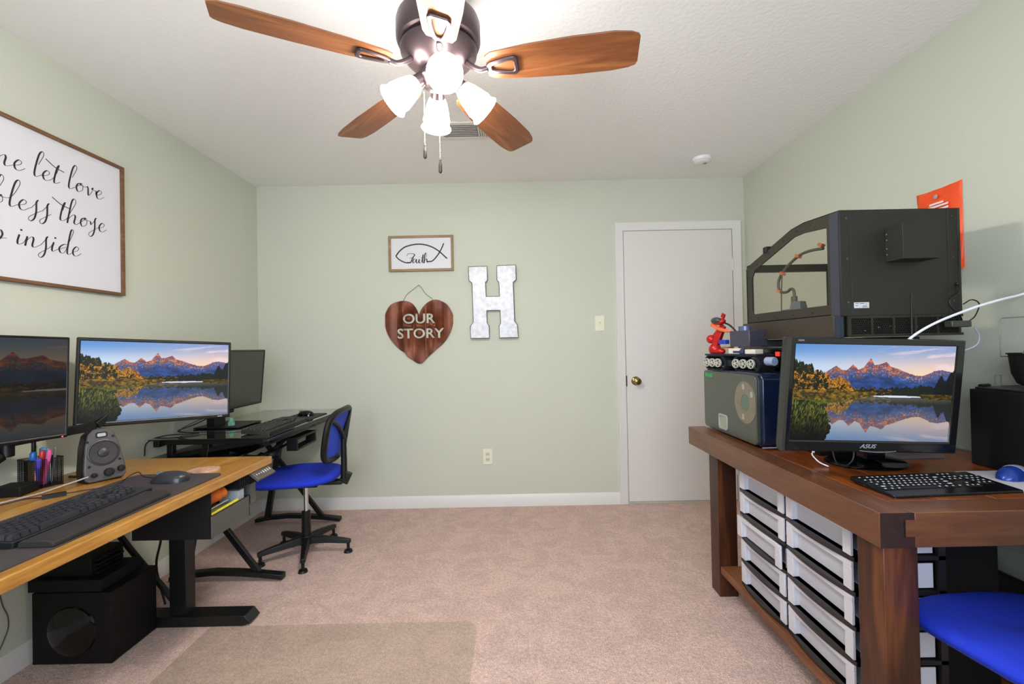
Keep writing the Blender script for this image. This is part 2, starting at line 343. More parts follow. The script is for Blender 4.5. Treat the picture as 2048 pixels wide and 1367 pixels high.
# ---------------------------------------------------------------- ceiling fan
WALN = wood('fan_blade_walnut', ('74401f', '965c34', 'b47c4c'), 'x', 1.5, .4, 1.0, noise=.6, fine=.1)
BRNZ = mat('oil_rubbed_bronze', '55474a', .32, .65)
def fan():
    cx, cy, bz = 1.682, -1.884, 2.137
    fz = thing('ceiling_fan', 'five blade walnut ceiling fan with bronze motor and four lit glass shades', 'ceiling fan', (cx, cy, bz))
    m = MB()
    m.lathe([(.02, .3025), (.078, .3025), (.082, .285), (.070, .20), (.085, .182), (.125, .176), (.138, .168), (.142, .155), (.142, .10), (.137, .088), (.122, .08), (.130, .070), (.128, .055), (.112, .035), (.088, .012), (.060, .0), (.045, -.005)], seg=48)
    m.build('motor_housing', BRNZ, fz)
    # blades
    a0 = -.151; bl = br = None
    L0, L1 = .165, .66
    for i in range(5):
        a = a0+i*2*PI/5
        if bl is None:
            b = MB(); R = Matrix.Rotation(math.radians(-13), 4, 'X')
            out = [(L0, -.040), (L0+.02, -.052), (.30, -.066), (.45, -.074), (.58, -.074), (.632, -.066), (.654, -.056), (.66, -.046),
                   (.66, .046), (.654, .060), (.632, .068), (.58, .074), (.45, .074), (.30, .066), (L0+.02, .052), (L0, .040)]
            out2 = [(p[0], p[1]) for p in out]
            b.prism(out2, R, -.003, .003)
            bl = b.build('blade', WALN, fz, bevel=.0012, seg=1)
            k = MB()
            ring_o = [(.165, -.012), (.18, -.022), (.235, -.034), (.262, -.036), (.272, -.026), (.272, .026), (.262, .036), (.235, .034), (.18, .022), (.165, .012)]
            ring_i = [(.185, -.006), (.195, -.011), (.235, -.021), (.252, -.022), (.258, -.016), (.258, .016), (.252, .022), (.235, .021), (.195, .011), (.185, .006)]
            k.hollow(ring_o, ring_i, R, -.013, -.004)
            k.tube([(.095, 0, .018), (.12, 0, .0), (.145, 0, -.012), (.17, 0, -.009)], .010, 8, smooth=4)
            br = k.build('blade_bracket', BRNZ, bl, bevel=.003)
            bl.rotation_euler = (0, 0, a)
        else:
            c2 = bl.copy(); COL.objects.link(c2); c2.parent = fz; c2.rotation_euler = (0, 0, a)
            c3 = br.copy(); COL.objects.link(c3); c3.parent = c2
    # light kit
    k = MB(); k.lathe([(.045, -.002), (.062, -.01), (.066, -.03), (.055, -.05), (.03, -.062), (.012, -.07), (.001, -.072)], seg=32)
    k.build('light_kit_hub', BRNZ, fz)
    EM = mat('lit_frosted_glass', (1, .96, .89), .3, emit=SHADE_EMIT)
    for i, an in enumerate((-76, 14, 104, 194)):
        t = math.radians(an); d = Vector((math.cos(t), math.sin(t), 0))
        dirv = (d*math.sin(math.radians(48))+Vector((0, 0, -math.cos(math.radians(48))))).normalized()
        o = d*.062+Vector((0, 0, -.036 if an != -76 else -.050))
        if an == -76: dirv = (d*math.sin(math.radians(62))+Vector((0, 0, -math.cos(math.radians(62))))).normalized()
        s = MB(); prof = [(.024, .020), (.030, .026), (.037, .045), (.043, .07), (.049, .098), (.047, .112), (.056, .126), (.053, .13), (.046, .116), (.03, .06), (.018, .03)]
        s.lathe(prof, o, dirv, 28, caps=False)
        sh = s.build('lamp_shade', EM, fz)
        MB().lathe([(.001, .045), (.014, .05), (.026, .072), (.030, .088), (.026, .104), (.014, .115), (.001, .119)], o, dirv, 16).build('light_bulb', mat('lit_bulb', (1, .95, .86), .3, emit=BULB_EMIT), sh)
        MB().cyl(o-dirv*.02, o+dirv*.026, .02, .026, 20).build('lamp_socket', BRNZ, sh)
    for (x, y, z0, z1) in ((-.055, .01, -.055, -.245), (-.002, -.0, -.07, -.30)):
        p = MB(); p.tube([(x, y, z0), (x, y, z1)], .0014, 6)
        n = int((z0-z1)/.006)
        for q in range(n): p.ball((x, y, z0-q*.006), .0024, seg=6, ri=4)
        ch = p.build('pull_chain', CHR, fz)
        MB().lathe([(.001, 0), (.004, -.004), (.0035, -.012), (.006, -.02), (.0062, -.045), (.003, -.05), (.001, -.051)], (x, y, z1+.002), seg=12).build('pull_fob', mat('dark_wood_fob', '4a4340', .4, .4), ch)
fan()
# ceiling vent
v = thing('ceiling_vent', 'white rectangular louvred air register on the ceiling behind the fan', 'air vent', (1.672, -.83, H))
o_ = [(-.165, -.105), (.165, -.105), (.165, .105), (-.165, .105)]; i_ = [(-.135, -.075), (.135, -.075), (.135, .075), (-.135, .075)]
MB().hollow(o_, i_, Matrix.Identity(4), -.008, 0).build('vent_frame', TRIM, v, bevel=.002)
b = MB()
for i in range(7): b.obox((-.035, -.064+i*.021, -.008), (.19, .016, .0015), (math.radians(35), 0, 0))
for i in range(6): b.obox((.072+i*.012, 0, -.008), (.010, .146, .0015), (0, math.radians(35), 0))
b.build('louvre', TRIM, v)
MB().box(-.135, .135, -.075, .075, -.001, 0).build('duct_opening', mat('duct_grey', 'a5a29e', .9), v)
sm = thing('smoke_alarm', 'round white smoke alarm on the ceiling near the door', 'smoke alarm', (3.217, -.37, H))
MB().lathe([(.001, -.034), (.035, -.034), (.045, -.03), (.052, -.022), (.058, -.02), (.062, -.012), (.062, 0)], seg=36).build('alarm_body', WHT, sm)
MB().lathe([(.001, -.037), (.010, -.036), (.012, -.033)], (.02, 0, 0), seg=16).build('test_button', GREY, sm)

# ---------------------------------------------------------------- wall decor
GL = {
 'a': (1.0, [(.75, .85), (.45, 1), (.12, .55), (.25, .05), (.55, .2), (.78, .95), (.72, .35), (.85, .02), (1.05, .25)]),
 'b': (.95, [(.25, 1.2), (.5, 2.3), (.35, 2.7), (.2, 2.2), (.15, .4), (.35, 0), (.65, .3), (.55, .85), (.5, .7), (.95, .75)]),
 'd': (1.05, [(.75, .85), (.45, 1), (.12, .55), (.25, .05), (.55, .2), (.8, 1.5), (.98, 2.5), (.85, 2.72), (.75, 2.2), (.72, .4), (.85, .02), (1.1, .25)]),
 'e': (.75, [(.1, .35), (.45, .62), (.5, .9), (.3, 1), (.1, .55), (.2, .08), (.45, .02), (.78, .4)]),
 'h': (1.0, [(.25, 1.2), (.52, 2.3), (.37, 2.7), (.2, 2.2), (.12, 0), (.2, .5), (.5, 1), (.65, .8), (.62, .2), (.78, .02), (1.0, .25)]),
 'i': (.55, [(.2, .95), (.15, .3), (.25, .02), (.55, .3)]),
 'l': (.6, [(.3, 1.3), (.54, 2.4), (.4, 2.72), (.22, 2.2), (.12, .5), (.25, .02), (.6, .35)]),
 'm': (1.4, [(.15, .95), (.12, 0), (.2, .6), (.42, 1), (.52, .8), (.5, 0), (.58, .6), (.82, 1), (.95, .8), (.92, .25), (1.05, .02), (1.4, .3)]),
 'n': (1.0, [(.15, .95), (.12, 0), (.2, .6), (.45, 1), (.58, .8), (.56, .2), (.7, .02), (1.0, .3)]),
 'o': (.85, [(.5, 1), (.2, .85), (.12, .4), (.3, .02), (.6, .3), (.6, .8), (.42, 1), (.45, .8), (.88, .8)]),
 'p': (.95, [(.2, 1), (.1, -1.15), (.2, .5), (.5, 1), (.68, .6), (.5, .05), (.3, .15), (.95, .35)]),
 's': (.75, [(.15, .5), (.5, 1.35), (.4, 1.1), (.48, .2), (.42, -.55), (.2, -.85), (.08, -.5), (.75, .35)]),
 't': (.6, [(.25, 1.1), (.36, 2.0), (.22, 1.6), (.15, .4), (.25, .02), (.6, .3)]),
 'v': (.85, [(.1, .95), (.2, .7), (.3, 0), (.5, .4), (.62, 1), (.52, .8), (.88, .75)]),
 'w': (1.2, [(.1, .95), (.15, .2), (.35, .02), (.5, .85), (.52, .2), (.7, .02), (.9, .95), (.85, .75), (1.2, .75)]),
 'I': (1.0, [(-.1, 2.1), (.2, 2.5), (.6, 2.45), (.4, 1.3), (.3, .1), (0, .0), (-.2, .3)]),
}
def script_line(mb, M, txt, right, base, s, sx=1.39, thick=.12):
    x = 0; words = []
    for wtxt in txt.split(' '):
        strokes = []; cur = []; extra = []
        for ch in wtxt:
            w_, P = GL[ch]; P = [((p[0]*sx+x+p[1]*.16)*s, p[1]*s) for p in P]
            if ch == 'I': strokes.append(P)
            else: cur += P
            if ch == 'i': extra.append([((x+.25*sx+.24)*s, 1.5*s), ((x+.25*sx+.26)*s, 1.42*s), ((x+.25*sx+.26)*s, 1.34*s)])
            if ch == 't': extra.append([((x-.75+.2)*s, 2.15*s), ((x+.2+.2)*s, 1.65*s), ((x+1.1+.2)*s, 1.5*s)])
            x += w_*sx
        strokes.append(cur); words.append((strokes, extra)); x += .72
    total = (x-.72)*s
    wf = lambda d: s*(.036+thick*max(0, -d.y)**1.3)
    for strokes, extra in words:
        for k2, P in enumerate(strokes+extra):
            if not P: continue
            Q = [(p[0]-total+right, p[1]+base) for p in P]
            mb.ribbon(Q, M, wf if k2 < len(strokes) else (lambda d: s*.07 if d.y > -.6 else s*.16), 0, .0012, 7)
FRW = wood('sign_frame_wood', ('5d3d24', '7d5636', '946a45'), 'y', 2, .55); INK = mat('black_ink', '222022', .6); PAN = mat('white_sign_board', 'dddade', .5)
def rect_frame(mb, M, w, h, b, t0, t1):
    mb.hollow([(-w/2, -h/2), (w/2, -h/2), (w/2, h/2), (-w/2, h/2)], [(-w/2+b, -h/2+b), (w/2-b, -h/2+b), (w/2-b, h/2-b), (-w/2+b, h/2-b)], M, t0, t1)
def left_sign():
    w, h = 1.24, .63; y1 = -1.203; cz = 1.795
    s = thing('framed_sign', 'large white framed sign with black script lettering high on the left wall', 'wall sign', (0.0, y1-w/2, cz))
    M0 = ML((0, 0, 0)); MM = M0.copy(); MM.translation = (.0, 0, 0)
    b = MB(); rect_frame(b, MM, w, h, .014, .001, .026); b.build('sign_frame', FRW, s, bevel=.0015)
    MB().box(.002, .014, -w/2+.013, w/2-.013, -h/2+.013, h/2-.013).build('sign_board', PAN, s, smooth=False)
    t = MB(); MT = M0.copy(); MT.translation = (.014, 0, 0)
    r0 = w/2
    script_line(t, MT, 'In this home let love', r0-.105, 1.915-cz, .041)
    script_line(t, MT, 'abide and bless those', r0-.093, 1.766-cz, .041)
    script_line(t, MT, 'who step inside', r0-.220, 1.628-cz, .041)
    t.build('lettering', INK, s, smooth=False)
left_sign()
def faith_sign():
    w, h = .486, .268
    s = thing('framed_sign', 'small framed sign reading Faith inside a black fish outline on the back wall', 'wall sign', (1.240, 0, 1.909), (0, 0, 0))
    M = MBK((0, 0, 0)); b = MB(); rect_frame(b, M, w, h, .018, .002, .026)
    b.build('sign_frame', wood('oak_frame', ('82694a', 'a08560', 'b89c76'), 'x', 2, .55), s, bevel=.0015)
    MB().box(-w/2+.015, w/2-.015, -.016, -.002, -h/2+.015, h/2-.015).build('sign_board', PAN, s, smooth=False)
    # crop scale: sign spans 492 x 268 px -> metres
    q = w/492.; X = lambda x, y: ((x-464)*q, -(y-254)*q)
    F = MBK((0, -.016, 0)); t = MB()
    up = [X(272, 272), X(300, 235), X(350, 200), X(440, 183), X(520, 196), X(590, 232), X(662, 297)]
    lo = [X(272, 272), X(300, 300), X(345, 322), X(385, 322)]
    lo2 = [X(510, 318), X(550, 312), X(590, 270), X(618, 225), X(638, 180)]
    for P, ww in ((up, .0095), (lo, .0085), (lo2, .009)): t.ribbon(P, F, lambda d, ww=ww: ww, 0, .0015, 8)
    t.build('fish_outline', INK, s, smooth=False)
    t = MB(); wf = lambda d: .0030+.0055*max(0, -d.y)**1.2
    for P in ([(357, 272), (362, 258), (385, 254), (415, 262), (398, 290), (385, 320), (368, 326), (362, 315)], [(375, 290), (395, 286), (408, 290)],
              [(425, 300), (410, 296), (400, 312), (405, 326), (418, 315), (428, 298), (426, 318), (434, 328), (442, 318), (450, 298), (447, 320), (455, 328), (466, 315), (480, 262), (474, 300), (476, 324), (486, 322),
               (500, 290), (506, 260), (498, 252), (490, 280), (487, 328), (494, 305), (506, 298), (508, 318), (516, 324)], [(462, 288), (476, 284), (490, 286)], [(448, 282), (450, 279), (451, 276)]):
        t.ribbon([X(*p) for p in P], F, wf, 0, .0015, 6)
    t.build('lettering', INK, s, smooth=False)
faith_sign()
def heart_sign():
    q = .52/524.; cx, cz = 1.218, 1.385   # crop pixels -> metres, origin crop (452,745)
    s = thing('heart_sign', 'rusty corrugated metal heart reading OUR STORY hanging by wire on the back wall', 'wall sign', (1.216, 0, 1.347))
    ow = [(452, 655), (440, 625), (405, 575), (360, 553), (300, 553), (240, 578), (198, 640), (188, 690), (200, 770), (240, 850), (290, 910), (340, 945), (365, 980), (430, 1022), (455, 1028), (475, 1020)]
    outr = [(520, 975), (570, 930), (640, 870), (690, 790), (712, 710), (708, 660), (670, 590), (610, 551), (560, 548), (510, 570), (470, 615)]
    P = [((x-452)*q, -(y-760)*q, 0) for x, y in ow+outr]
    pts = []
    L = [P[0]]+P[1:]
    loop = [Vector(p) for p in L]
    dense = []
    a = spline(loop[:], 5, True)
    dense = [(p.x, p.y) for p in a]
    # columns: top and bottom of the outline at each x
    xs = np.linspace(-.262, .26, 105); b = MB(); A = []
    def hits(x):
        z = []
        for i in range(len(dense)):
            (x0_, z0_), (x1_, z1_) = dense[i], dense[(i+1) % len(dense)]
            if (x0_-x)*(x1_-x) < 0 or x0_ == x: z.append(z0_+(z1_-z0_)*(x-x0_)/(x1_-x0_+1e-12))
        return (min(z), max(z)) if len(z) >= 2 else None
    for x in xs:
        hz = hits(x)
        if hz: A.append((x, hz[0], hz[1]))
    V = []
    for x, lo, hi in A:
        d = .012+.0045*math.cos(2*PI*x/.108)
        V.append([Vector((x, -d, lo)), Vector((x, -d, hi)), Vector((x, -d+.0035, hi)), Vector((x, -d+.0035, lo))])
    b.rings(V)
    RUST = mat('rusted_steel', '6f3820', .5, .35, var=.45, vscale=9, bump=.2, bscale=60)
    ho = b.build('heart_plate', RUST, s, ang=60)
    # stencil letters cut right through the plate
    cuts = []
    for tx, cx_, cz_, sz, w_ in (('OUR', (448-452)*q, -(690-760)*q, .103, 1.1), ('STORY', (458-452)*q, -(802-760)*q, .103, 1.1)):
        t = text_mesh(tx, sz, 'cut', RUST, None, Matrix.Translation((0, 0, 0))@MBK((cx_, -.012, cz_)), ext=.03, bold=.0022, sx=w_)
        cuts.append(t)
    # slots that separate the stencil bridges stay closed: boolean
    try:
        for t in cuts:
            md = ho.modifiers.new('cut', 'BOOLEAN'); md.operation = 'DIFFERENCE'; md.object = t; md.solver = 'EXACT'; t.parent = s
        bpy.context.view_layer.update()
        me = bpy.data.meshes.new_from_object(ho.evaluated_get(bpy.context.evaluated_depsgraph_get()))
        if len(me.polygons) > 200:
            ho.modifiers.clear(); ho.data = me; me.name = 'heart_plate'
    finally:
        for t in cuts: bpy.data.objects.remove(t, do_unlink=True)
    w = MB(); XW = lambda x, y: ((x-452)*q, -.012, -(y-760)*q)
    w.tube([XW(338, 575), XW(340, 540), XW(365, 500), XW(410, 465), XW(450, 436), XW(470, 448), XW(505, 500), XW(550, 535), XW(560, 560)], .0014, 6, smooth=6)
    w.build('hanging_wire', mat('wire_steel', '4c4238', .4, .7), s)
    MB().cyl((0, 0, .324), (0, -.02, .324), .0025, seg=8).build('hook_nail', CHR, s)
heart_sign()
def letter_h():
    s = thing('letter_sign', 'galvanised metal capital letter H with flared ends on the back wall', 'letter sign', (1.774, 0, 1.53))
    q = .355/355.; X = lambda x, y: ((x-1010)*.001*.995, -(y-625)*.001*1.01)
    half = [(830, 360), (970, 358), (972, 462), (957, 478), (960, 583), (1060, 583), (1058, 478), (1043, 462), (1045, 355), (1186, 353), (1188, 462), (1165, 480),
            (1170, 770), (1190, 795), (1195, 890), (1053, 890), (1052, 800), (1066, 780), (1062, 686), (962, 686), (963, 780), (978, 800), (978, 890), (838, 890), (836, 800), (860, 770), (855, 480), (833, 462)]
    P = [X(*p) for p in half]
    GALV = mat('galvanised_steel', 'b4b0b2', .45, .4, var=.16, vscale=40, bump=.1, bscale=80)
    MB().prism(P, MBK((0, 0, 0)), .001, .036).build('letter_face', GALV, s, bevel=.003)
    e = MB(); n = len(P)
    e.tube([(p[0], -.036, p[1]) for p in P], .0022, 6, closed=True)
    e.build('rusty_rim', mat('rust_edge', '5f4638', .6, .4), s)
letter_h()
sw = thing('light_switch', 'ivory light switch plate on the back wall left of the door', 'light switch', (2.574, 0, 1.357))
MB().box(-.036, .036, -.006, 0, -.058, .058).build('switch_plate', IVORY, sw, bevel=.003)
MB().obox((0, -.009, .002), (.009, .016, .02), (math.radians(18), 0, 0)).box(-.011, .011, -.0068, -.006, -.02, .02).build('toggle', IVORY, sw)
ou = thing('power_outlet', 'ivory duplex power outlet low on the back wall', 'power outlet', (1.711, 0, .372))
MB().box(-.036, .036, -.006, 0, -.058, .058).build('outlet_plate', IVORY, ou, bevel=.003)
for z in (.02, -.02):
    o = MB().prism(rrect(.034, .028, .010), MBK((0, 0, z)), .006, .008).build('socket', mat('ivory_dark', 'd2cbb2', .45), ou)
    MB().box(-.008, -.0055, -.0084, -.008, z-.004, z+.006).box(.0055, .008, -.0084, -.008, z-.004, z+.005).build('slot', BLK, o)
#PART2
# ---------------------------------------------------------------- screens
def landscape(nx, ny, u0=0., u1=1., umap=None):
    rng = np.random.RandomState(7)
    def vn(x, y, seed):
        r = np.random.RandomState(seed).rand(64, 64); xi = np.floor(x).astype(int); yi = np.floor(y).astype(int); fx = x-xi; fy = y-yi
        fx = fx*fx*(3-2*fx); fy = fy*fy*(3-2*fy); g = lambda a, b: r[a % 64, b % 64]
        return (g(xi, yi)*(1-fx)+g(xi+1, yi)*fx)*(1-fy)+(g(xi, yi+1)*(1-fx)+g(xi+1, yi+1)*fx)*fy
    def fbm(x, y, s, o=5):
        t = 0; a = .5
        for k in range(o): t = t+a*vn(x*2**k, y*2**k, s+k); a *= .5
        return t/.97
    u, v = np.meshgrid(np.linspace(u0, u1, nx), np.linspace(0, 1, ny))
    if umap is not None: u = umap(u)
    C = lambda h: np.array([int(h[i:i+2], 16)/255 for i in (0, 2, 4)])
    mix = lambda a, b, t: a*(1-t[..., None])+b*t[..., None]
    sm = lambda a, b, x: np.clip((x-a)/(b-a), 0, 1)**2*(3-2*np.clip((x-a)/(b-a), 0, 1))
    def sky(u, v):
        top = mix(C('5d93d6'), C('93a6d4'), np.clip(u*1.1, 0, 1)); mid = mix(C('c9daf0'), C('f3cfc0'), np.clip(u*1.3-.2, 0, 1))
        s = mix(top, mid, sm(0, .26, v)); s = mix(s, C('ffdcae')*np.ones_like(s), sm(.2, .36, v)*sm(.35, .8, u)*.85)
        c = fbm(u*5-v*3, v*26+u*6, 3); c2 = sm(.5, .75, c)*sm(.45, .8, u)*(1-sm(.3, .4, v))
        return mix(s, C('f6dce0')*np.ones_like(s), c2*.75)
    kx = [0, .18, .22, .26, .30, .33, .365, .40, .43, .475, .50, .53, .575, .60, .66, .72, .78, .81, .84, .88, .93, .97, 1.0]
    ky = [.34, .31, .26, .222, .262, .265, .205, .255, .235, .142, .205, .20, .172, .215, .25, .285, .315, .31, .29, .255, .245, .26, .28]
    def ridge(u): return np.interp(u, kx, ky)+.02*(fbm(u*40, u*0+1.5, 9)-.5)
    hor = .455
    def scene(u, v):
        c = sky(u, v); r = ridge(u); m = v > r
        t = np.clip((v-r)/(hor-r+1e-3), 0, 1); n = fbm(u*28+v*10, v*34-u*14, 21); n2 = fbm(u*70, v*90, 31)
        mt = mix(C('3d4f86'), C('22407e'), sm(.2, .9, t)); mt = mt*(.55+.95*n[..., None])
        glow = sm(.52, .0, t+.35*(n-.5))*np.clip(1.25-abs(u-.5)*2.1, .12, 1)
        rock = mix(C('d9713c'), C('8c4a4c'), sm(.3, .62, n)); mt = mix(mt, rock*(.7+.6*n2[..., None]), glow)
        snow = (fbm(u*150, v*110, 33) > .66)*(t < .5)*(t > .03); mt = mix(mt, C('d8d2dd')*np.ones_like(mt), snow*.55)
        c = np.where(m[..., None], mt, c)
        # dark forest line
        tl = .432+.028*(fbm(u*90, u*0+3, 41)-.5)*2-.012*np.sin(u*9)
        tm = v > tl; tr = C('10160f')*np.ones_like(c)*(.5+1.2*n2[..., None]); gold_b = sm(.5, .68, n2)*(u < .62)
        tr = mix(tr, C('9a6a1c')*np.ones_like(c), gold_b*.7); c = np.where(tm[..., None], tr, c)
        # right dark pines
        pr = np.interp(u, [.88, .905, .925, .945, .955, .975, 1.0], [.46, .35, .295, .36, .37, .28, .25])+.03*(fbm(u*120, u*0, 51)-.5)
        c = np.where(((v > pr) & (u > .885))[..., None], C('0c1216')*(.6+.9*n2[..., None]), c)
        # left trees
        lt = np.interp(u, [0, .03, .05, .09, .11, .13, .16, .19, .21, .25, .28, .31, .35, .38], [.17, .18, .21, .19, .22, .27, .26, .31, .32, .35, .31, .36, .38, .45])+.09*(fbm(u*95, u*0+5, 61)-.5)
        ll = (v > lt) & (u < .385)
        lf = fbm(u*46, v*30, 71); n3 = fbm(u*170, v*95, 77, 4); gold = mix(C('a8650f'), C('e09a2c'), sm(.3, .7, n3)); dk = C('1b210d')*np.ones_like(c)*(.4+1.4*n3[..., None])
        lf = .55*fbm(u*60, v*24, 71)+.45*n3; gmask = sm(.50, .62, lf+.13*sm(.14, .28, u)-.10*(v < .28)); lc = mix(dk, gold, gmask)*(.35+1.0*fbm(u*240, v*120, 81)[..., None])
        c = np.where(ll[..., None], lc, c); return c, n2
    wl = .525; vv = np.where(v < wl, v, 2*wl-v+.004*(fbm(u*20, v*120, 91)-.5))
    base, n2 = scene(u, vv)
    wat = v > wl; dep = sm(wl, 1, v)
    refl = mix(base*.80+.02, sky(u, np.clip(1.05-v, 0, .4)), .10+0*v); fog = sm(.62, .535, v)*.38
    refl = mix(refl, C('8f8f98')*np.ones_like(refl), fog); cst = mix(refl, refl*.82+C('6f93ad')*.12, dep)
    c = np.where(wat[..., None], cst, base)
    # bright river strip
    st = (abs(v-.530-.008*(u-.65)) < .011*np.clip(1-abs(u-.66)/.19, 0, 1)**.6) & (u > .47) & (u < .85); c = np.where(st[..., None], C('dfe0ee'), c)
    # banks
    bn = fbm(u*60, v*55, 101); bl = np.interp(u, [0, .12, .25, .38, .5, .53], [.64, .625, .61, .57, .54, .50])+.010*(fbm(u*90, u*0, 111)-.5)
    bank = (v > np.interp(u, [0, .3, .55], [.47, .475, .495])) & (v < bl) & (u < .53)
    bc = mix(C('3b3410'), C('8c6a22'), sm(.35, .65, bn))*(.6+.7*n2[..., None]); c = np.where(bank[..., None], mix(bc, C('5c6a22')*np.ones_like(c)*(.4+n2[..., None]), sm(.55, .62, v)), c)
    rb = (v > .505) & (v < np.interp(u, [.79, .82, .9, 1], [.52, .55, .565, .56])) & (u > .79); c = np.where(rb[..., None], bc*.75, c)
    # reeds bottom left
    rd = u < np.interp(v, [.58, .63, .7, .8, .9, 1], [.10, .19, .225, .245, .25, .22])+.03*(fbm(u*4, v*60, 121)-.5)
    rc = mix(C('1c280b'), C('7d7a2e'), sm(.38, .72, fbm(u*210+v*26, v*34, 131)))*(.4+.8*fbm(u*300, v*60, 133)[..., None])*(1.2-1.0*sm(.64, 1.0, v)[..., None])
    c = np.where((rd & (v > .58))[..., None], rc, c)
    return np.clip(c, 0, 1)
def screen_mat(name, strength):
    m = bpy.data.materials.new(name); m.use_nodes = True; nt = m.node_tree; b = nt.nodes['Principled BSDF']
    a = nt.nodes.new('ShaderNodeAttribute'); a.attribute_name = 'picture'
    b.inputs['Base Color'].default_value = (.004, .004, .004, 1); b.inputs['Roughness'].default_value = .35; b.inputs['Specular IOR Level'].default_value = .3
    nt.links.new(a.outputs['Color'], b.inputs['Emission Color']); b.inputs['Emission Strength'].default_value = strength
    return m
def screen(parent, w, h, y, m, nx=420, ny=236, cx=0, cz=0, tint=(1, 1, 1), **kw):
    c = landscape(nx, ny, **kw); c = np.where(c <= .04045, c/12.92, ((c+.055)/1.055)**2.4)*np.array(tint)
    xs = np.linspace(-w/2, w/2, nx)+cx; zs = np.linspace(h/2, -h/2, ny)+cz
    X, Z = np.meshgrid(xs, zs); V = np.stack([X, np.full_like(X, y), Z], -1).reshape(-1, 3)
    i = np.arange(nx*ny).reshape(ny, nx); F = np.stack([i[1:, :-1], i[1:, 1:], i[:-1, 1:], i[:-1, :-1]], -1).reshape(-1, 4)
    me = bpy.data.meshes.new('screen'); me.vertices.add(len(V)); me.vertices.foreach_set('co', V.ravel().astype('f'))
    me.loops.add(F.size); me.loops.foreach_set('vertex_index', F.ravel().astype('i')); me.polygons.add(len(F))
    me.polygons.foreach_set('loop_start', (np.arange(len(F))*4).astype('i')); me.update(calc_edges=True)
    at = me.color_attributes.new('picture', 'FLOAT_COLOR', 'POINT'); at.data.foreach_set('color', np.concatenate([c.reshape(-1, 3), np.ones((nx*ny, 1))], 1).ravel().astype('f'))
    me.materials.append(m); o = bpy.data.objects.new('screen', me); COL.objects.link(o); o.parent = parent; return o
def pose(o, loc, yaw, tilt=0, roll=0):
    a, t, r = map(math.radians, (yaw, tilt, roll))
    R = Vector((math.cos(a), math.sin(a), 0)); N = Vector((math.sin(a), -math.cos(a), 0)); U = Vector((0, 0, 1))*math.cos(t)-N*math.sin(t)
    R, U = R*math.cos(r)+U*math.sin(r), U*math.cos(r)-R*math.sin(r)
    m = Matrix((R, U.cross(R), U)).transposed().to_4x4(); m.translation = loc; o.matrix_world = m
SCR = screen_mat('screen_picture', .9); SCRD = screen_mat('dimmed_screen_picture', .12)
def bezel(parent, w, h, bx, bt, bb, depth, m, r=.004, name='bezel', dep2=None):
    M = MBK((0, 0, 0)); b = MB()
    b.hollow([(-w/2, -h/2), (w/2, -h/2), (w/2, h/2), (-w/2, h/2)], [(-w/2+bx, -h/2+bb), (w/2-bx, -h/2+bb), (w/2-bx, h/2-bt), (-w/2+bx, h/2-bt)], M, -depth, 0)
    o = b.build(name, m, parent, bevel=r)
    MB().box(-w/2+.004, w/2-.004, .004, depth+.006, -h/2+.004, h/2-.004).build('back_cover', BLK, parent, bevel=.004)
    return o
BEZ = mat('monitor_bezel', '0c0c0d', .35)
# main monitor of the wooden desk
m1 = thing('computer_monitor', 'black monitor showing a bright mountain lake picture above the honey wooden desk', 'monitor')
pose(m1, (.327, -1.376, 1.073), 49.4, 3.3, -2.6)
bezel(m1, .56, .37, .012, .014, .02, .022, BEZ)
screen(m1, .536, .336, .002, SCR, cz=.003)
MB().obox((.235, -.001, -.176), (.02, .001, .004)).build('badge', SILV, m1)
MB().box(-.06, .06, .028, .055, -.06, .06).build('mount_plate', BLK, m1, bevel=.004)
# left dim monitor
m2 = thing('computer_monitor', 'monitor with a dim dark mountain picture cut off by the left edge of the photo', 'monitor')
pose(m2, (.26-.28*math.cos(math.radians(75)), -1.73-.28*math.sin(math.radians(75)), 1.086), 75, 0, -1.5)
bezel(m2, .56, .37, .008, .008, .014, .02, BEZ)
screen(m2, .544, .348, .002, SCRD, tint=(1, .80, .55), nx=330, ny=200, cz=.003, umap=lambda u: .66*(1-(1-u)**1.0*.0)-(1-u)*.66)
MB().cyl((.262, -.001, -.180), (.262, .001, -.180), .0022, seg=8).build('power_light', mat('red_light', (1, .08, .05), .3, emit=3), m2)
MB().box(-.06, .06, .026, .05, -.07, .03).build('mount_plate', BLK, m2, bevel=.004)
# arm
ar = thing('dual_monitor_stand', 'black dual monitor stand clamped to the honey wooden desk behind the screens', 'monitor stand', (0, 0, 0))
MB().cyl((.085, -1.98, .712), (.085, -1.98, 1.10), .018).box(.05, .12, -2.02, -1.94, .711, .722).build('pole', DMET, ar, bevel=.002)
k = MB(); k.tube([(.085, -1.98, .83), (.09, -1.93, .815), (.10, -1.875, .82), (.115, -1.83, .85)], .021, 10, smooth=5); k.build('lower_arm', DMET, ar)
k = MB(); k.cyl((.12, -1.815, .842), (.12, -1.815, .905), .020).bar((.12, -1.815, .893), (.19, -1.55, .903), .02, .034).bar((.19, -1.55, .905), (.235, -1.35, 1.04), .03, .03); k.build('upper_arm', DMET, ar, bevel=.003)
k = MB(); k.bar((.085, -1.98, 1.02), (.12, -2.0, 1.07), .03, .04); k.build('second_arm', DMET, ar, bevel=.003)

